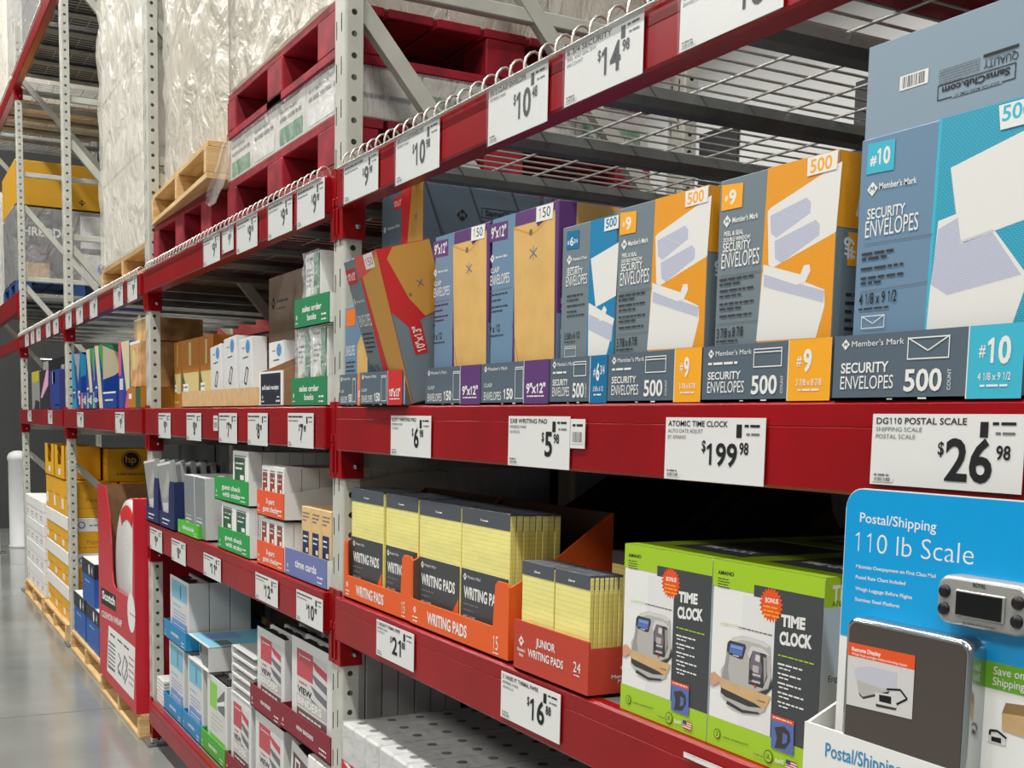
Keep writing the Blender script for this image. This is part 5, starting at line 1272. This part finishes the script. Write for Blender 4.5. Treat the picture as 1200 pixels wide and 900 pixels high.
def dv_pink(mb, w, d, h, loc):
    A = front(mb, w, h, loc); A.rect(0, h*.12, w*.25, h, PINK); A.poly([(w*.25, h), (w, h), (w, h*.3), (w*.7, h*.25)], DVC); A.rect(0, 0, w*.4, h*.5, PURP2); A.rect(w*.08, h*.28, w*.4, h*.45, LGREY); A.poly([(w*.55, 0), (w, 0), (w, h*.3), (w*.8, h*.28)], PINK)
def dvtray(m2): 
    def f(mb, w, d, h, loc):
        A = front(mb, w, h, loc); A.rect(w*.06, h*.25, w*.3, h*.8, LGREY); A.poly([(w*.5, 0), (w*.95, 0), (w*.8, h), (w*.62, h)], m2)
        S = right(mb, w, loc); S.logo(d*.2, h*.5, h*.3, WHITE, PURP2); S.bars(d*.26, h*.45, d*.6, h*.1, WHITE)
    return f
ys = .012
block('divider_box', 'teal and blue divider box at left of the divider shelf', 'box', -4.55, ys, ZE+.002, .33, .26, .315, DVB, dv_teal)
block('divider_box', 'second teal and blue divider box beside the first', 'box', -4.70, ys+.05, ZE+.002, .14, .26, .300, DVB, dv_teal)
block('divider_box', 'cream and green divider box with blue spine, left of the pair', 'box', -4.02, ys, ZE+.002, .26, .22, .318, DVB, dv_green)
block('divider_box', 'cream and green divider box with wide green side', 'box', -3.74, ys, ZE+.002, .27, .36, .322, DVB, dv_green)
block('divider_box', 'pink and cream divider box near the far upright', 'box', -3.03, ys, ZE+.002, .27, .30, .305, DVB, dv_pink)
for k, (x, w, mm, lab) in enumerate(((-4.20, .17, PEACH, 'small violet carton with peach stripe before the dividers'), (-4.00, .17, MINT, 'small violet carton with mint stripe left of the green boxes'), (-3.80, .17, MINT, 'small violet carton with mint stripe under the green box'))):
    solo('divider_carton', lab, 'box', x, -.002+.0, ZE+.002+.0, w, .012, .085, PURP2, dvtray(mm))
solo('divider_carton', 'wide blue carton beside the pink divider box', 'box', -3.43, .004, ZE+.002, .36, .16, .080, DVB, lambda mb, w, d, h, loc: (front(mb, w, h, loc).bars(w*.15, h*.45, w*.8, .012, WHITE), front(mb, w, h, loc).rect(0, h*.9, w, h, WHITE)))
CRAFT = mat('craft_print', (206, 158, 104), .5, var=.25, vscale=14)
def craft(mb, w, d, h, loc):
    A = front(mb, w, h, loc); A.disc(w*.4, h*.6, w*.2, CREAM); A.poly([(w*.5, h*.3), (w*.9, h*.5), (w*.8, h*.9), (w*.6, h*.7)], TAN); A.rect(0, h*.94, w, h, WHITE)
block('craft_paper_box', 'warm patterned box touching the far upright', 'box', -2.745, ys, ZE+.095, .235, .22, .20, CRAFT, craft)
block('craft_paper_box', 'warm patterned box raised on top beside the far upright', 'box', -2.80, ys+.03, ZE+.298, .30, .24, .10, CRAFT, craft)
solo('craft_paper_carton', 'orange and green carton under the warm patterned box', 'box', -2.765, ys-.006, ZE+.002, .28, .24, .09, AMBER, lambda mb, w, d, h, loc: (front(mb, w, h, loc).rect(w*.62, 0, w, h, FOREST), front(mb, w, h, loc).rect(w*.05, h*.45, w*.3, h*.7, WHITE)))
# far end of that level
INKB = mat('ink_box_black', (40, 42, 46), .4); GREYB = mat('ink_box_grey', (146, 148, 140), .45); YELB = mat('ink_box_yellow', (196, 180, 40), .45); PINK2 = mat('ink_pink', (226, 164, 196), .45); CHEV = mat('ink_violet', (60, 52, 120), .42)
block('ink_box', 'black ink box with white end, at the back of the far shelf', 'box', -6.64, .10, ZE+.002, 1.2, .3, .35, INKB, lambda mb, w, d, h, loc: (front(mb, w, h, loc).rect(0, 0, w*.25, h, LGREY), front(mb, w, h, loc).rect(w*.8, h*.75, w*.93, h*.85, WHITE)))
block('ink_box', 'grey and yellow ink box beside the far end upright', 'box', -6.60, .012, ZE+.002, .45, .08, .27, GREYB, lambda mb, w, d, h, loc: (front(mb, w, h, loc).rect(w*.1, h*.72, w, h, YELB), front(mb, w, h, loc).poly([(w*.3, 0), (w, 0), (w, h*.2), (w*.5, h*.25)], INKB)))
block('ink_box', 'violet ink box with pale pink swoosh', 'box', -6.12, .012, ZE+.002, .50, .08, .265, INKB, lambda mb, w, d, h, loc: front(mb, w, h, loc).poly([(w*.1, h*.3), (w*.8, h), (w, h*.98), (w*.95, h*.6), (w*.25, h*.28)], PINK2))
block('ink_box', 'deep blue and violet ink box next to the paper upright', 'box', -5.58, .012, ZE+.002, .50, .08, .25, CHEV, lambda mb, w, d, h, loc: (front(mb, w, h, loc).rect(w*.35, 0, w, h, DVB), front(mb, w, h, loc).rect(w*.3, h*.65, w*.55, h*.95, LGREY), front(mb, w, h, loc).bars(w*.5, h*.08, w*.9, .012, WHITE)))
def arch(mb, w, d, h, loc):
    for A in (front(mb, w, h, loc),): A.rect(0, h*.7, w, h*.71, GREYINK); A.disc(w*.2, h*.5, h*.16, BLUEP); A.disc(w*.2, h*.5, h*.10, WHITE); A.bars(w*.32, h*.45, w*.6, h*.1, GREYINK)
for k, x in enumerate((-6.8, -5.85, -4.7)):
    solo('storage_carton', ('brown carton supporting white boxes at the far end', 'brown carton supporting white boxes in the middle', 'brown carton supporting white boxes behind the dividers')[k], 'carton', x, .46, ZE+.002, .9, .5, .29, BROWN)
    solo('archive_box', ('white archive box with round blue mark at the far end', 'white archive box with round blue mark beside the paper upright', 'white archive box behind the blue divider boxes')[k], 'box', x, .45, ZE+.294, .9, .5, .13, WHITE, arch, .004)

# ================================================================== PALLETS AND FLOOR STOCK
PINE = wood('pine', (196, 156, 100), (224, 190, 136), 1); PINEX = wood('pine_long', (196, 156, 100), (224, 190, 136), 0)
BLUPAL = mat('pallet_blue', (40, 78, 130), .6, var=.15, vscale=10)
def pallet(name, label, x0, x1, y0, y1, z, h, m, m2=None, stringer=False, rot=0):
    m2 = m2 or m; o = thing(name, label, 'pallet', (x0, y0, z), (0, 0, rot), None); W, D = x1-x0, y1-y0
    t = h*.16; mb = MB(); n = 7
    for k in range(n): b = D/n; mb.box(0, W, k*b+.006, (k+1)*b-.006, h-t, h, m2, .002)
    build('deck_boards', mb, o)
    mb = MB()
    if stringer:
        for i in range(3): b = D/3; mb.box(0, W, (0, D/2-.05, D-.1)[i], (.1, D/2+.05, D)[i], 0, t, m2, .002)
    else:
        for i in range(3): mb.box((0, W/2-.07, W-.14)[i], (.14, W/2+.07, W)[i], 0, D, 0, t, m, .002)
        mb.box(.14, W-.14, 0, .1, 0, t*.98, m2, .002)
    build('bottom_boards', mb, o)
    if stringer:
        for i in range(3):
            b = MB(); x = (0, W/2-.02, W-.04)[i]; b.box(x, x+.04, .0, D, t, h-t, m, .002); build('stringer', b, o)
    else:
        for i in range(3):
            for j in range(3):
                b = MB(); x, wx = ((0, .10), (W/2-.07, .14), (W-.14, .14))[i]; y = (0, D/2-.06, D-.12)[j]
                b.box(x, x+wx, y+.002, y+.12, t, h-t, m, .004); build('block', b, o)
    return o
WRAP = film('shrink_wrap', (246, 242, 228), .50, 6, 1.0, (1, 1, .8)); WRAPT = film('thin_wrap', (240, 240, 238), .30, 9, .9, (1, 1, .6))
LOADC = mat('wrapped_carton', (196, 184, 164), .7, var=.05, vscale=6); LOADW = mat('wrapped_white', (224, 220, 210), .6, var=.05, vscale=5)
def film_mesh(w, d, z0, h, m, amp, seed, res=.07, lean=0.0, tail=0.0):
    """loose film wound round a load: wrinkled walls on four sides"""
    from mathutils import noise
    mb = MB(); per = [(0, 0), (w, 0), (w, d), (0, d)]; pts = []
    for (a, b) in zip(per, per[1:]+per[:1]):
        L = math.hypot(b[0]-a[0], b[1]-a[1]); n = max(2, int(L/res))
        nx, ny = (b[1]-a[1])/L, -(b[0]-a[0])/L
        for k in range(n): pts.append((a[0]+(b[0]-a[0])*k/n, a[1]+(b[1]-a[1])*k/n, nx, ny))
    nz = max(3, int(h/res)); V = []
    for j in range(nz+1):
        z = z0+h*j/nz
        for k, (x, y, nx, ny) in enumerate(pts):
            v = noise.noise(Vector((x*5+seed, y*5+z*2.2, z*6)))+.6*noise.noise(Vector((x*14+seed, y*14, z*13+x*9)))
            q = amp*(.9+v) + .004
            V.append((x+nx*q, y+ny*q, z + (tail*noise.noise(Vector((x*9, y*9, seed))) if j == 0 else 0)))
    n = len(pts); thin = WRAPT if m is WRAP else m
    Fs = [(j*n+k, j*n+(k+1) % n, (j+1)*n+(k+1) % n, (j+1)*n+k) for j in range(nz) for k in range(n)]
    R_ = [f for f in Fs if pts[f[0] % n][2] > .5]; O_ = [f for f in Fs if pts[f[0] % n][2] <= .5]
    mb.mesh(V, O_, m, True)
    if R_: mb.mesh(V, R_, thin, True)
    return mb
def load(label, x, y, z, w, d, h, nx, ny, nz, cm, fmat, amp=.012, seed=1, paint=None, tail=0.0, group=None):
    o = thing('wrapped_load', label, 'wrapped goods', (x, y, z))
    cw, cd_, ch = w/nx, d/ny, h/nz
    for i in range(nx):
        for j in range(ny):
            if 0 < j < ny-1 and 0 < i < nx-1: continue
            for k in range(nz):
                mb = MB(); mb.box(i*cw+.002, (i+1)*cw-.002, j*cd_+.002, (j+1)*cd_-.002, k*ch+.001, (k+1)*ch-.001, cm, .004)
                if paint: paint(mb, i*cw, (i+1)*cw, j*cd_, (j+1)*cd_, k*ch, (k+1)*ch, i, j, k)
                build('carton', mb, o)
    if fmat: build('shrink_film', film_mesh(w, d, 0, h, fmat, amp, seed, tail=tail), o)
    return o
def pal_label(mb, x0, x1, y0, y1, z0, z1, i, j, k):
    A = Art(mb, (x0, y0+.0012, z0), (1, 0, 0), (0, 0, 1), (0, -1, 0)); w, h = x1-x0, z1-z0
    A.rect(w*.1, h*.1, w*.9, h*.45, GREENC if i % 2 == 0 else WHITE); A.bars(w*.1, h*.6, w*.9, h*.12, GREYINK, seed=i); A.bars(w*.1, h*.78, w*.7, h*.08, GREYINK, seed=i+4)
    S = Art(mb, (x1-.0012, y0, z0), (0, 1, 0), (0, 0, 1), (1, 0, 0)); d = y1-y0
    if j % 2 == 1: S.rect(d*.08, h*.06, d*.92, h*.62, GREENC); S.text('THERMAL', d*.14, h*.14, h*.24, WHITE, w=d*.72, bold=.03)
    else: S.bars(d*.1, h*.4, d*.9, h*.14, GREYINK); S.frame(d*.02, h*.04, d*.98, h*.96, .004, LGREY)
ZP = L3[1]+.0125
pallet('red_pallet', 'lower red pallet under green and white boxes beside near upright', -1.155, -.112, .035, 1.0, ZP, .150, PALRED)
lw = load('low wrapped layer of white and green thermal boxes between red pallets', -1.150, .045, ZP+.1515, 1.03, .94, .128, 4, 4, 1, LOADW, WRAPT, .004, 3, pal_label)
f = MB(); rn = random.Random(4); P = []
for (px, py, ww) in ((268, 160, 5), (264, 175, 8), (262, 186, 10), (258, 200, 11), (255, 212, 11), (250, 222, 11), (247, 231, 9), (243, 238, 4)):
    P.append([at(px+ww*(k/5-.5)*1.3, py+rn.uniform(-2, 2)+k, -.02-.02*abs(k-2.5)/2.5*rn.uniform(.5, 1.2)) for k in range(6)])
c0 = P[0][0].copy()
for a_, b_ in zip(P, P[1:]):
    for k in range(5): f.face([a_[k]-c0, b_[k]-c0, b_[k+1]-c0, a_[k+1]-c0], WRAPT, True)
build('loose_film', f, lw, c0-Vector(lw.location))
pallet('red_pallet', 'upper red pallet on top of the green and white boxes', -1.150, -.115, .035, 1.0, ZP+.283, .145, PALRED)
load('pale wrapped goods on the upper red pallet at the top', -1.10, .05, ZP+.4295, .96, .92, .60, 3, 3, 2, LOADC, WRAP, .012, 5)
pallet('red_pallet', 'red pallet beneath the jutting pine pallet', -2.335, -1.375, .035, 1.0, ZP, .170, PALRED)
pallet('wooden_pallet', 'skewed pine pallet jutting out above a red pallet', -2.33, -1.215, .030, 1.0, ZP+.1715, .125, PINE, PINEX, True, R(-2.4))
def plain_label(mb, x0, x1, y0, y1, z0, z1, i, j, k):
    S = Art(mb, (x1-.0012, y0, z0), (0, 1, 0), (0, 0, 1), (1, 0, 0)); d, h = y1-y0, z1-z0
    S.text('Q6', d*.5, h*.55, h*.16, INK); S.rect(d*.1, h*.3, d*.36, h*.85, WHITE); S.bars(d*.13, h*.6, d*.33, .02, INK)
load('tall wrapped cartons leaning on the pine pallet', -2.135, .06, ZP+.298, .90, .86, 1.02, 2, 2, 3, LOADC, WRAP, .014, 11, plain_label, .01)
# next bay along: tall wrapped column on a pine pallet
pallet('wooden_pallet', 'pine pallet under the tall wrapped column by the far upright', -3.62, -2.45, .035, 1.0, ZP, .125, PINE, PINEX, True)
load('tallest wrapped white column beside the far upright', -3.60, .045, ZP+.1265, 1.13, .9, 1.62, 2, 2, 4, LOADW, WRAP, .016, 21, None, .004)
# walkway bay: shredder pallet on the raised beam
ZS = 2.395+.0125
pallet('blue_pallet', 'blue pallet high over the walkway at far left', -8.95, -7.80, .04, 1.0, ZS, .125, BLUPAL)
SHG = mat('shredder_carton', (54, 51, 46), .5); SHY = mat('yellow_carton', (206, 152, 20), .55)
def shred(mb, x0, x1, y0, y1, z0, z1, i, j, k):
    S = Art(mb, (x1-.0012, y0, z0), (0, 1, 0), (0, 0, 1), (1, 0, 0)); d, h = y1-y0, z1-z0
    if j == 0: S.text('SHREDDER', d*.02, h*.62, h*.11, WHITE, w=d*.96, bold=.03); S.rect(d*.15, h*.05, d*.55, h*.25, TAN); S.rect(d*.2, h*.3, d*.5, h*.48, MAUVE)
    else: S.rect(d*.08, h*.5, d*.96, h*.95, LGREY); S.rect(d*.2, h*.6, d*.8, h*.88, WHITE); S.rect(d*.08, h*.05, d*.96, h*.42, LGREY); S.disc(d*.5, h*.22, .06, BLUEP); S.line([(d*.6, h*.15), (d*.85, h*.15), (d*.85, h*.25)], .015, CHAR)
load('wrapped shredder cartons on the blue pallet at far left', -8.93, .05, ZS+.1265, 1.1, .93, .60, 1, 2, 1, SHG, WRAPT, .010, 31, shred)
mb = MB(); carton(mb, 1.1, .93, .36, SHY, .004); S = right(mb, 1.1, (0, 0, 0)); S.rect(.40, .02, .404, .34, AMBER); S.logo(.52, .06, .05, INK, SHY)
tag(build('yellow_carton', mb, loc=(-8.93, .05, ZS+.742)), 'wide yellow carton on top of the shredder cartons', 'carton')
load('pale wrapped goods at left edge over the walkway', -10.15, .03, ZS+.01, .90, .9, 1.05, 1, 1, 2, LOADW, WRAP, .02, 37)
ZT = L4[1]+.0125; SHADOWC = mat('grey_brown_carton', (86, 78, 70), .75)  # carton brown darkened, with the shade of the unlit underside in the colour
load('white wrapped load on the topmost level at far left', -9.3, .04, ZT, 1.2, .9, 1.3, 1, 1, 2, LOADW, WRAP, .02, 41)
load('brown cartons on topmost level behind the corner beam', -7.2, .06, ZT, 1.1, .9, 1.2, 2, 1, 3, SHADOWC, WRAPT, .01, 43)
solo('shipping_carton', 'single brown carton on topmost level near the paper upright', 'carton', -5.9, .06, ZT, .9, .9, .9, SHADOWC)
# over the envelopes: pallet at the right end of the deck
pallet('red_pallet', 'red pallet seen from below through the wire deck at upper right', 1.46, 2.34, .06, 1.0, ZP, .14, PALRED)
load('wrapped goods on the red pallet above the #10 box', 1.48, .07, ZP+.1415, .84, .9, .9, 2, 2, 2, LOADC, WRAPT, .01, 47)

# ---- floor stock
pallet('wooden_pallet', 'pine pallet on the floor under the red cushion wrap display', -3.50, -2.47, -.02, 1.0, .0015, .110, PINE, PINEX, True)
pallet('wooden_pallet', 'pine pallet on the floor under the blue paper cartons', -4.72, -3.56, .0, 1.0, .0015, .118, PINE, PINEX, True)
pallet('wooden_pallet', 'pine pallet on the floor under the yellow paper cartons', -6.08, -4.93, .0, 1.0, .0015, .115, PINE, PINEX, True)
pallet('wooden_pallet', 'pine pallet on the floor under the white paper cartons', -7.26, -6.14, .0, 1.0, .0015, .115, PINE, PINEX, True)
YEC = mat('paper_yellow', (234, 172, 24), .5, var=.04, vscale=8); 
def ycase(x, y, z, label, lid, body=.135, lidh=.088, group=None, logo=False):
    w, d = .375, .30; o = thing('paper_carton', label, 'paper carton', (x, y, z), group=group); mb = MB(); mb.box(0.004, w-.004, .004, d-.004, 0, body+(.02 if lid else 0), YEC, .003)
    A = Art(mb, (0.004, .004, 0), (1, 0, 0), (0, 0, 1), (0, -1, 0)); A.rect(w*.05, body*.15, w*.3, body*.45, WHITE); A.bars(w*.4, body*.5, w*.85, .012, AMBER)
    S = Art(mb, (w-.004, 0, 0), (0, 1, 0), (0, 0, 1), (1, 0, 0)); S.bars(d*.2, body*.25, d*.8, .008, AMBER)
    if logo:
        S.disc(d*.5, body*.66, .060, INK); S.disc(d*.5, body*.66, .0545, YEC); S.disc(d*.5, body*.66, .050, INK); S.text('hp', d*.5-.034, body*.66-.016, .044, YEC, w=.064); S.bars(d*.2, body*.2, d*.8, .010, INK)
    else: S.text('Paper', d*.35, body*.45, .022, BROWN, w=d*.3)
    build('body', mb, o)
    if lid:
        mb = MB(); mb.box(0, w, 0, d, body, body+lidh, WHITE, .003); A = right(mb, w, (0, 0, 0)); A.disc(d*.25, body+lidh*.5, .022, BLUEP); A.disc(d*.25, body+lidh*.5, .015, WHITE); A.bars(d*.4, body+lidh*.42, d*.7, .012, GREYINK); build('lid', mb, o)
    return o
zl = [.118, .342, .566]
first = None
colx = (-6.05, -5.67, -5.29)
for k, z in enumerate(zl):
    for i, x in enumerate(colx):
        for j in range(3):
            if j > 0 and i < 2: continue
            lab = 'yellow paper carton with white lid, %s layer, %s' % (('bottom', 'middle', 'upper')[k], ('far front column', 'middle front column', 'near column at the front')[i] if j == 0 else ('near column second from aisle', 'near column deepest')[j-1])
            if first is None: first = ycase(x, .03, z, lab, True, group='lidded yellow paper cartons')
            else: dup(first, (x, .03+j*.304, z), lab)
first = None
for i, x in enumerate(colx):
    for j in range(3):
        if j > 0 and i < 2: continue
        lab = 'plain yellow paper carton above the lids, %s' % (('far front column', 'middle front column', 'near column at the front')[i] if j == 0 else ('near column second from aisle', 'near column deepest')[j-1])
        if first is None: first = ycase(x, .03, .791, lab, False, .225, group='plain yellow paper cartons')
        else: dup(first, (x, .03+j*.304, .791), lab)
ycase(-5.29, .26, 1.018, 'yellow paper carton with large black round logo, near column', False, .205, logo=True)
for i, x in enumerate((-6.05, -5.55)):
    w, d, h, t = (.48, .22, .215, .004); mb = MB(); mb.box(0, w, 0, d, 0, t, YEC); mb.box(0, w, d-t, d, 0, h, TAN); mb.box(w-t, w, 0, d, 0, h, YEC)
    mb.prism([(0, 0, 0), (w, 0, 0), (w, 0, h), (w*.72, 0, h), (w*.66, 0, h*.42), (w*.30, 0, h*.42), (w*.24, 0, h), (0, 0, h)], (0, t, 0), YEC); mb.box(0, t, 0, d, 0, h, YEC)
    A = front(mb, w, h, (0, 0, 0)); A.rect(w*.4, h*.12, w*.6, h*.3, WHITE); mb.box(t, w-t, t*2, d-t*2, t, h*.3, BROWN)
    tag(build('open_carton', mb, loc=(x, .03, 1.018)), ('cut-open yellow carton at the far front of the yellow stack', 'cut-open yellow carton left of the round logo carton')[i], 'paper carton')
first = None
def wcase(x, y, z, label, group, wd=.275):
    w, d, h = wd, .30, .17; o = thing('paper_carton', label, 'paper carton', (x, y, z), group=group); mb = MB(); mb.box(.003, w-.003, .003, d-.003, 0, .11, WHITE, .003)
    S = Art(mb, (w-.003, 0, 0), (0, 1, 0), (0, 0, 1), (1, 0, 0)); S.frame(d*.55, .03, d*.85, .08, .006, GREYINK); A = Art(mb, (0.003, .003, 0), (1, 0, 0), (0, 0, 1), (0, -1, 0)); A.bars(w*.2, .05, w*.7, .012, ROSE); A.bars(w*.2, .03, w*.6, .008, GREYINK)
    build('body', mb, o); mb = MB(); mb.box(0, w, 0, d, .095, h, WHITE, .003); build('lid', mb, o); return o
for k in range(4):
    for i in range(4):
        for j in range(2):
            if j and i < 3: continue
            lab = 'white paper carton, %s layer, %s' % (('bottom', 'second', 'third', 'top')[k], ('farthest column', 'second column', 'third column', 'nearest column')[i] + (' behind' if j else ' at front'))
            loc = (-7.25+.278*i, .02+j*.304, .118+.172*k)
            if first is None: first = wcase(*loc, lab, 'white paper cartons')
            else: dup(first, loc, lab)
BLUC = mat('paper_blue', (34, 92, 170), .45); LIDB = mat('lid_black', (36, 40, 50), .45)
def bcase(x, y, z, label):
    w, d, h = .44, .30, .245; o = thing('paper_carton', label, 'paper carton', (x, y, z), group='blue paper cartons'); mb = MB(); mb.box(.003, w-.003, .003, d-.003, 0, .19, WHITE, .003)
    A = Art(mb, (.003, .003, 0), (1, 0, 0), (0, 0, 1), (0, -1, 0)); A.rect(0, 0, w-.006, .185, BLUC); A.bars(w*.2, .12, w*.6, .014, BLUEL)
    S = Art(mb, (w-.003, 0, 0), (0, 1, 0), (0, 0, 1), (1, 0, 0)); S.bars(d*.5, .02, d*.9, .014, GREYINK); S.rect(0, 0, d*.1, .185, BLUC); build('body', mb, o)
    mb = MB(); mb.box(0, w, 0, d, .16, h, LIDB, .003); mb.box(.004, w-.004, .004, d-.004, h, h+.001, WHITE); A = front(mb, w, h, (0, 0, 0)); A.disc(w*.62, .20, .022, WHITE, .03); A.text('4', w*.8, .178, .045, WHITE, bold=.022); S = right(mb, w, (0, 0, 0)); S.text('4', d*.2, .178, .045, WHITE, bold=.022); T = top(mb, h+.001, (0, 0, 0)); T.poly([(w*.3, d*.3), (w*.7, d*.2), (w*.6, d*.5)], INK); build('lid', mb, o); return o
b0 = bcase(-4.70, .02, .121, 'blue paper carton with black lid at lower left on its pallet')
for loc, lab in (((-4.22, .02, .121), 'blue paper carton with black lid at lower right on its pallet'), ((-4.36, .021, .368), 'blue paper carton with black lid on top of the lower two'), ((-4.22, .33, .121), 'blue paper carton hidden behind the lower right one'), ((-4.70, .33, .121), 'blue paper carton hidden behind the lower left one'), ((-3.95, .34, .368), 'blue paper carton at the rear upper layer')): dup(b0, loc, lab)

# ---- red cushion wrap display
SRED = mat('display_red', (204, 30, 48), .4, coat=.2); BUB = mat('bubble_white', (226, 226, 222), .3, coat=.2, bump=.25, bscale=60); ROLLR = mat('wrapper_red', (216, 40, 36), .35, coat=.3)
a = at(115.8, 680, -.03); b = at(160.5, 680, -.03); w = min(b.x, -2.474)-a.x; zb = .113; h = 1.085-zb; loc = (a.x, -.03, zb)
o = thing('cushion_wrap_display', 'tall red cushion wrap display with cut-out showing a white roll', 'display stand', loc)
mb = MB(); t = .006; d = .34
A = front(MB(), w, h, loc); A.tile = (100, 560, 3.214); q = A.s_
ring = [(0, 0), (w, 0), (w, h), q((179, 64)), q((178, 300)), q((177, 440))]
ring = [(0, 0), (w, 0), (w, h*.985), (q((178, 100))[0], h*.985)] + [q(p) for p in ((178, 250), (177, 462), (160, 448), (140, 436), (122, 425), (110, 412), (104, 392), (100, 350), (97, 250), (90, 150))] + [(q((75, 20))[0], h), (0, h)]
mb.prism([(u, 0, v) for u, v in ring], (0, t, 0), SRED, SRED)
mb.box(w-t, w, t, d, 0, h*.985, SRED); mb.box(0, t, t, d, 0, h, SRED); mb.box(t, t+.003, t, d-t, t, h-.002, BROWN); mb.box(t, w-t, d-t, d, 0, h*1.02, BROWN); mb.box(t, w-t, t, d-t, 0, t, BROWN)
mb.box(t, w-t, t, .012, h*.35, h*.40, SRED)
A = front(mb, w, h, loc); A.tile = (100, 560, 3.214)
A.pp([(60, 410), (115, 445), (115, 505), (60, 470)], INK); A.pt('Scotch', (64, 452), (112, 482), 28, WHITE, .04)
A.pt('CUSHION WRAP', (62, 520), (138, 562), 22, WHITE, .02); a0 = A.s_((178, 512)); A.disc(a0[0]-.03, a0[1], .09, WHITE); A.pbars((168, 512), (190, 522), 8, SRED)
A.pp([(88, 555), (188, 640), (183, 838), (82, 725)], WHITE)
A.pp([(88, 610), (114, 634), (112, 735), (86, 712)], GREYINK)
for k in range(6): A.pl([(88, 622+k*15), (114, 646+k*15)], .012, WHITE)
for k, x in enumerate((95, 122, 146)): A.pbars((x, 590+k*22), (x+18, 606+k*22), 12, INK, k)
A.pl([(125, 660), (135, 690), (122, 715), (136, 745), (124, 730)], .012, GREYINK); A.pl([(148, 670), (160, 700), (146, 760), (138, 730), (148, 670)], .012, GREYINK); A.pl([(152, 690), (160, 740), (148, 775)], .012, GREYINK)
for k in range(5): A.pbars((164, 675+k*24), (183, 692+k*24), 9, ROSE, k)
build('display_box', mb, o)
cu = q((178, 250)); 
rr = .335; cx0 = q((95, 200))[0]+rr
r1 = thing('cushion_wrap_roll', 'big white bubble cushion roll inside the red display', 'roll', loc)
mb = MB(); zc = h*.76; mb.lathe([(0, .016), (rr*.93, .018), (rr*.985, .026), (rr, .045), (rr, d-.04), (rr*.9, d-.02), (0, d-.02)], BUB, 56, (cx0, 0, h-.03-rr), 'y'); 
mb.v = [(min(v[0], w-.012), v[1], v[2]) for v in mb.v]; build('bubble_roll', mb, r1)
mb = MB(); cx, cz = cx0, h-.03-rr; V = []; n = 14
for k in range(n+1):
    a_ = R(62+60*k/n)
    for rad, yy in ((rr*.72, .0155), (rr*.9, .0145), (rr+.003, .04), (rr+.003, d-.05)): V.append((min(cx+rad*math.cos(a_), w-.012), yy, cz+rad*math.sin(a_)))
mb.mesh(V, [(k*4+i, (k+1)*4+i, (k+1)*4+i+1, k*4+i+1) for k in range(n) for i in range(3)], ROLLR, True)
build('red_wrapper', mb, r1)

# ---- far end
mb = MB(); mb.lathe([(0, 0), (.115, 0), (.115, .02), (.105, .03), (.105, .93), (.113, .94), (.113, .975), (.095, 1.01), (.05, 1.035), (0, 1.04)], mat('bin_white', (226, 226, 224), .4), 36)
tag(build('waste_bin', mb, loc=(-10.78, .315, .0005)), 'white round bin against the charcoal wall beyond the racks', 'bin')
LED = bpy.data.materials.new('led_disc'); LED.use_nodes = True; bb = LED.node_tree.nodes['Principled BSDF']; bb.inputs['Emission Color'].default_value = (1, 1, .95, 1); bb.inputs['Emission Strength'].default_value = 5
for k, (x, y, lab) in enumerate(((-9.3, .436, 'round downlight under the walkway deck, nearer the aisle'), (-9.0, .66, 'round downlight under the walkway deck, farther in'))):
    o = thing('downlight', lab, 'light', (x, y, 1.972)); mb = MB(); mb.lathe([(0, -.012), (.06, -.012), (.07, 0), (0, .0)], GALV, 20); build('housing', mb, o); mb = MB(); mb.tube([(0, 0, 0), (0, 0, .429)], .008, GALV, 8); build('stem', mb, o); mb = MB(); mb.lathe([(0, -.014), (.052, -.014), (.052, -.012)], LED, 20); build('lens', mb, o)

# ---- black loads added behind the rack as a dark backdrop for its shelves
BACKDROP = mat('black_stretch_wrap', (26, 26, 27), .28, bump=.35, bscale=9); DKW = wood('dark_pine', (96, 76, 52), (124, 100, 70), 1)
for k, (x, lab) in enumerate(((-7.2, 'black-wrapped pallet load behind the white paper cartons'), (-5.95, 'black-wrapped pallet load behind the yellow paper cartons'), (-4.70, 'black-wrapped pallet load behind the divider shelf'), (-3.45, 'black-wrapped pallet load behind the cushion wrap display'), (-2.20, 'black-wrapped pallet load behind far half of binder bay'), (-.95, 'black-wrapped pallet load behind near half of binder bay'), (.30, 'black-wrapped pallet load behind the writing pads'), (1.55, 'black-wrapped pallet load behind the time clocks'))):
    o = thing('wrapped_load', lab, 'wrapped goods', (x, 1.22, .001), group='black-wrapped pallet loads')
    mb = MB()
    for i in range(3): mb.box(.02+i*.525, .12+i*.525, .02, 1.02, 0, .12, DKW, .003)
    build('pallet_base', mb, o)
    mb = film_mesh(1.17, 1.04, .12, 1.72, BACKDROP, .006, 50+k, .13); mb.face([(0, 0, 1.84), (1.17, 0, 1.84), (1.17, 1.04, 1.84), (0, 1.04, 1.84)], BACKDROP); build('black_wrap', mb, o)
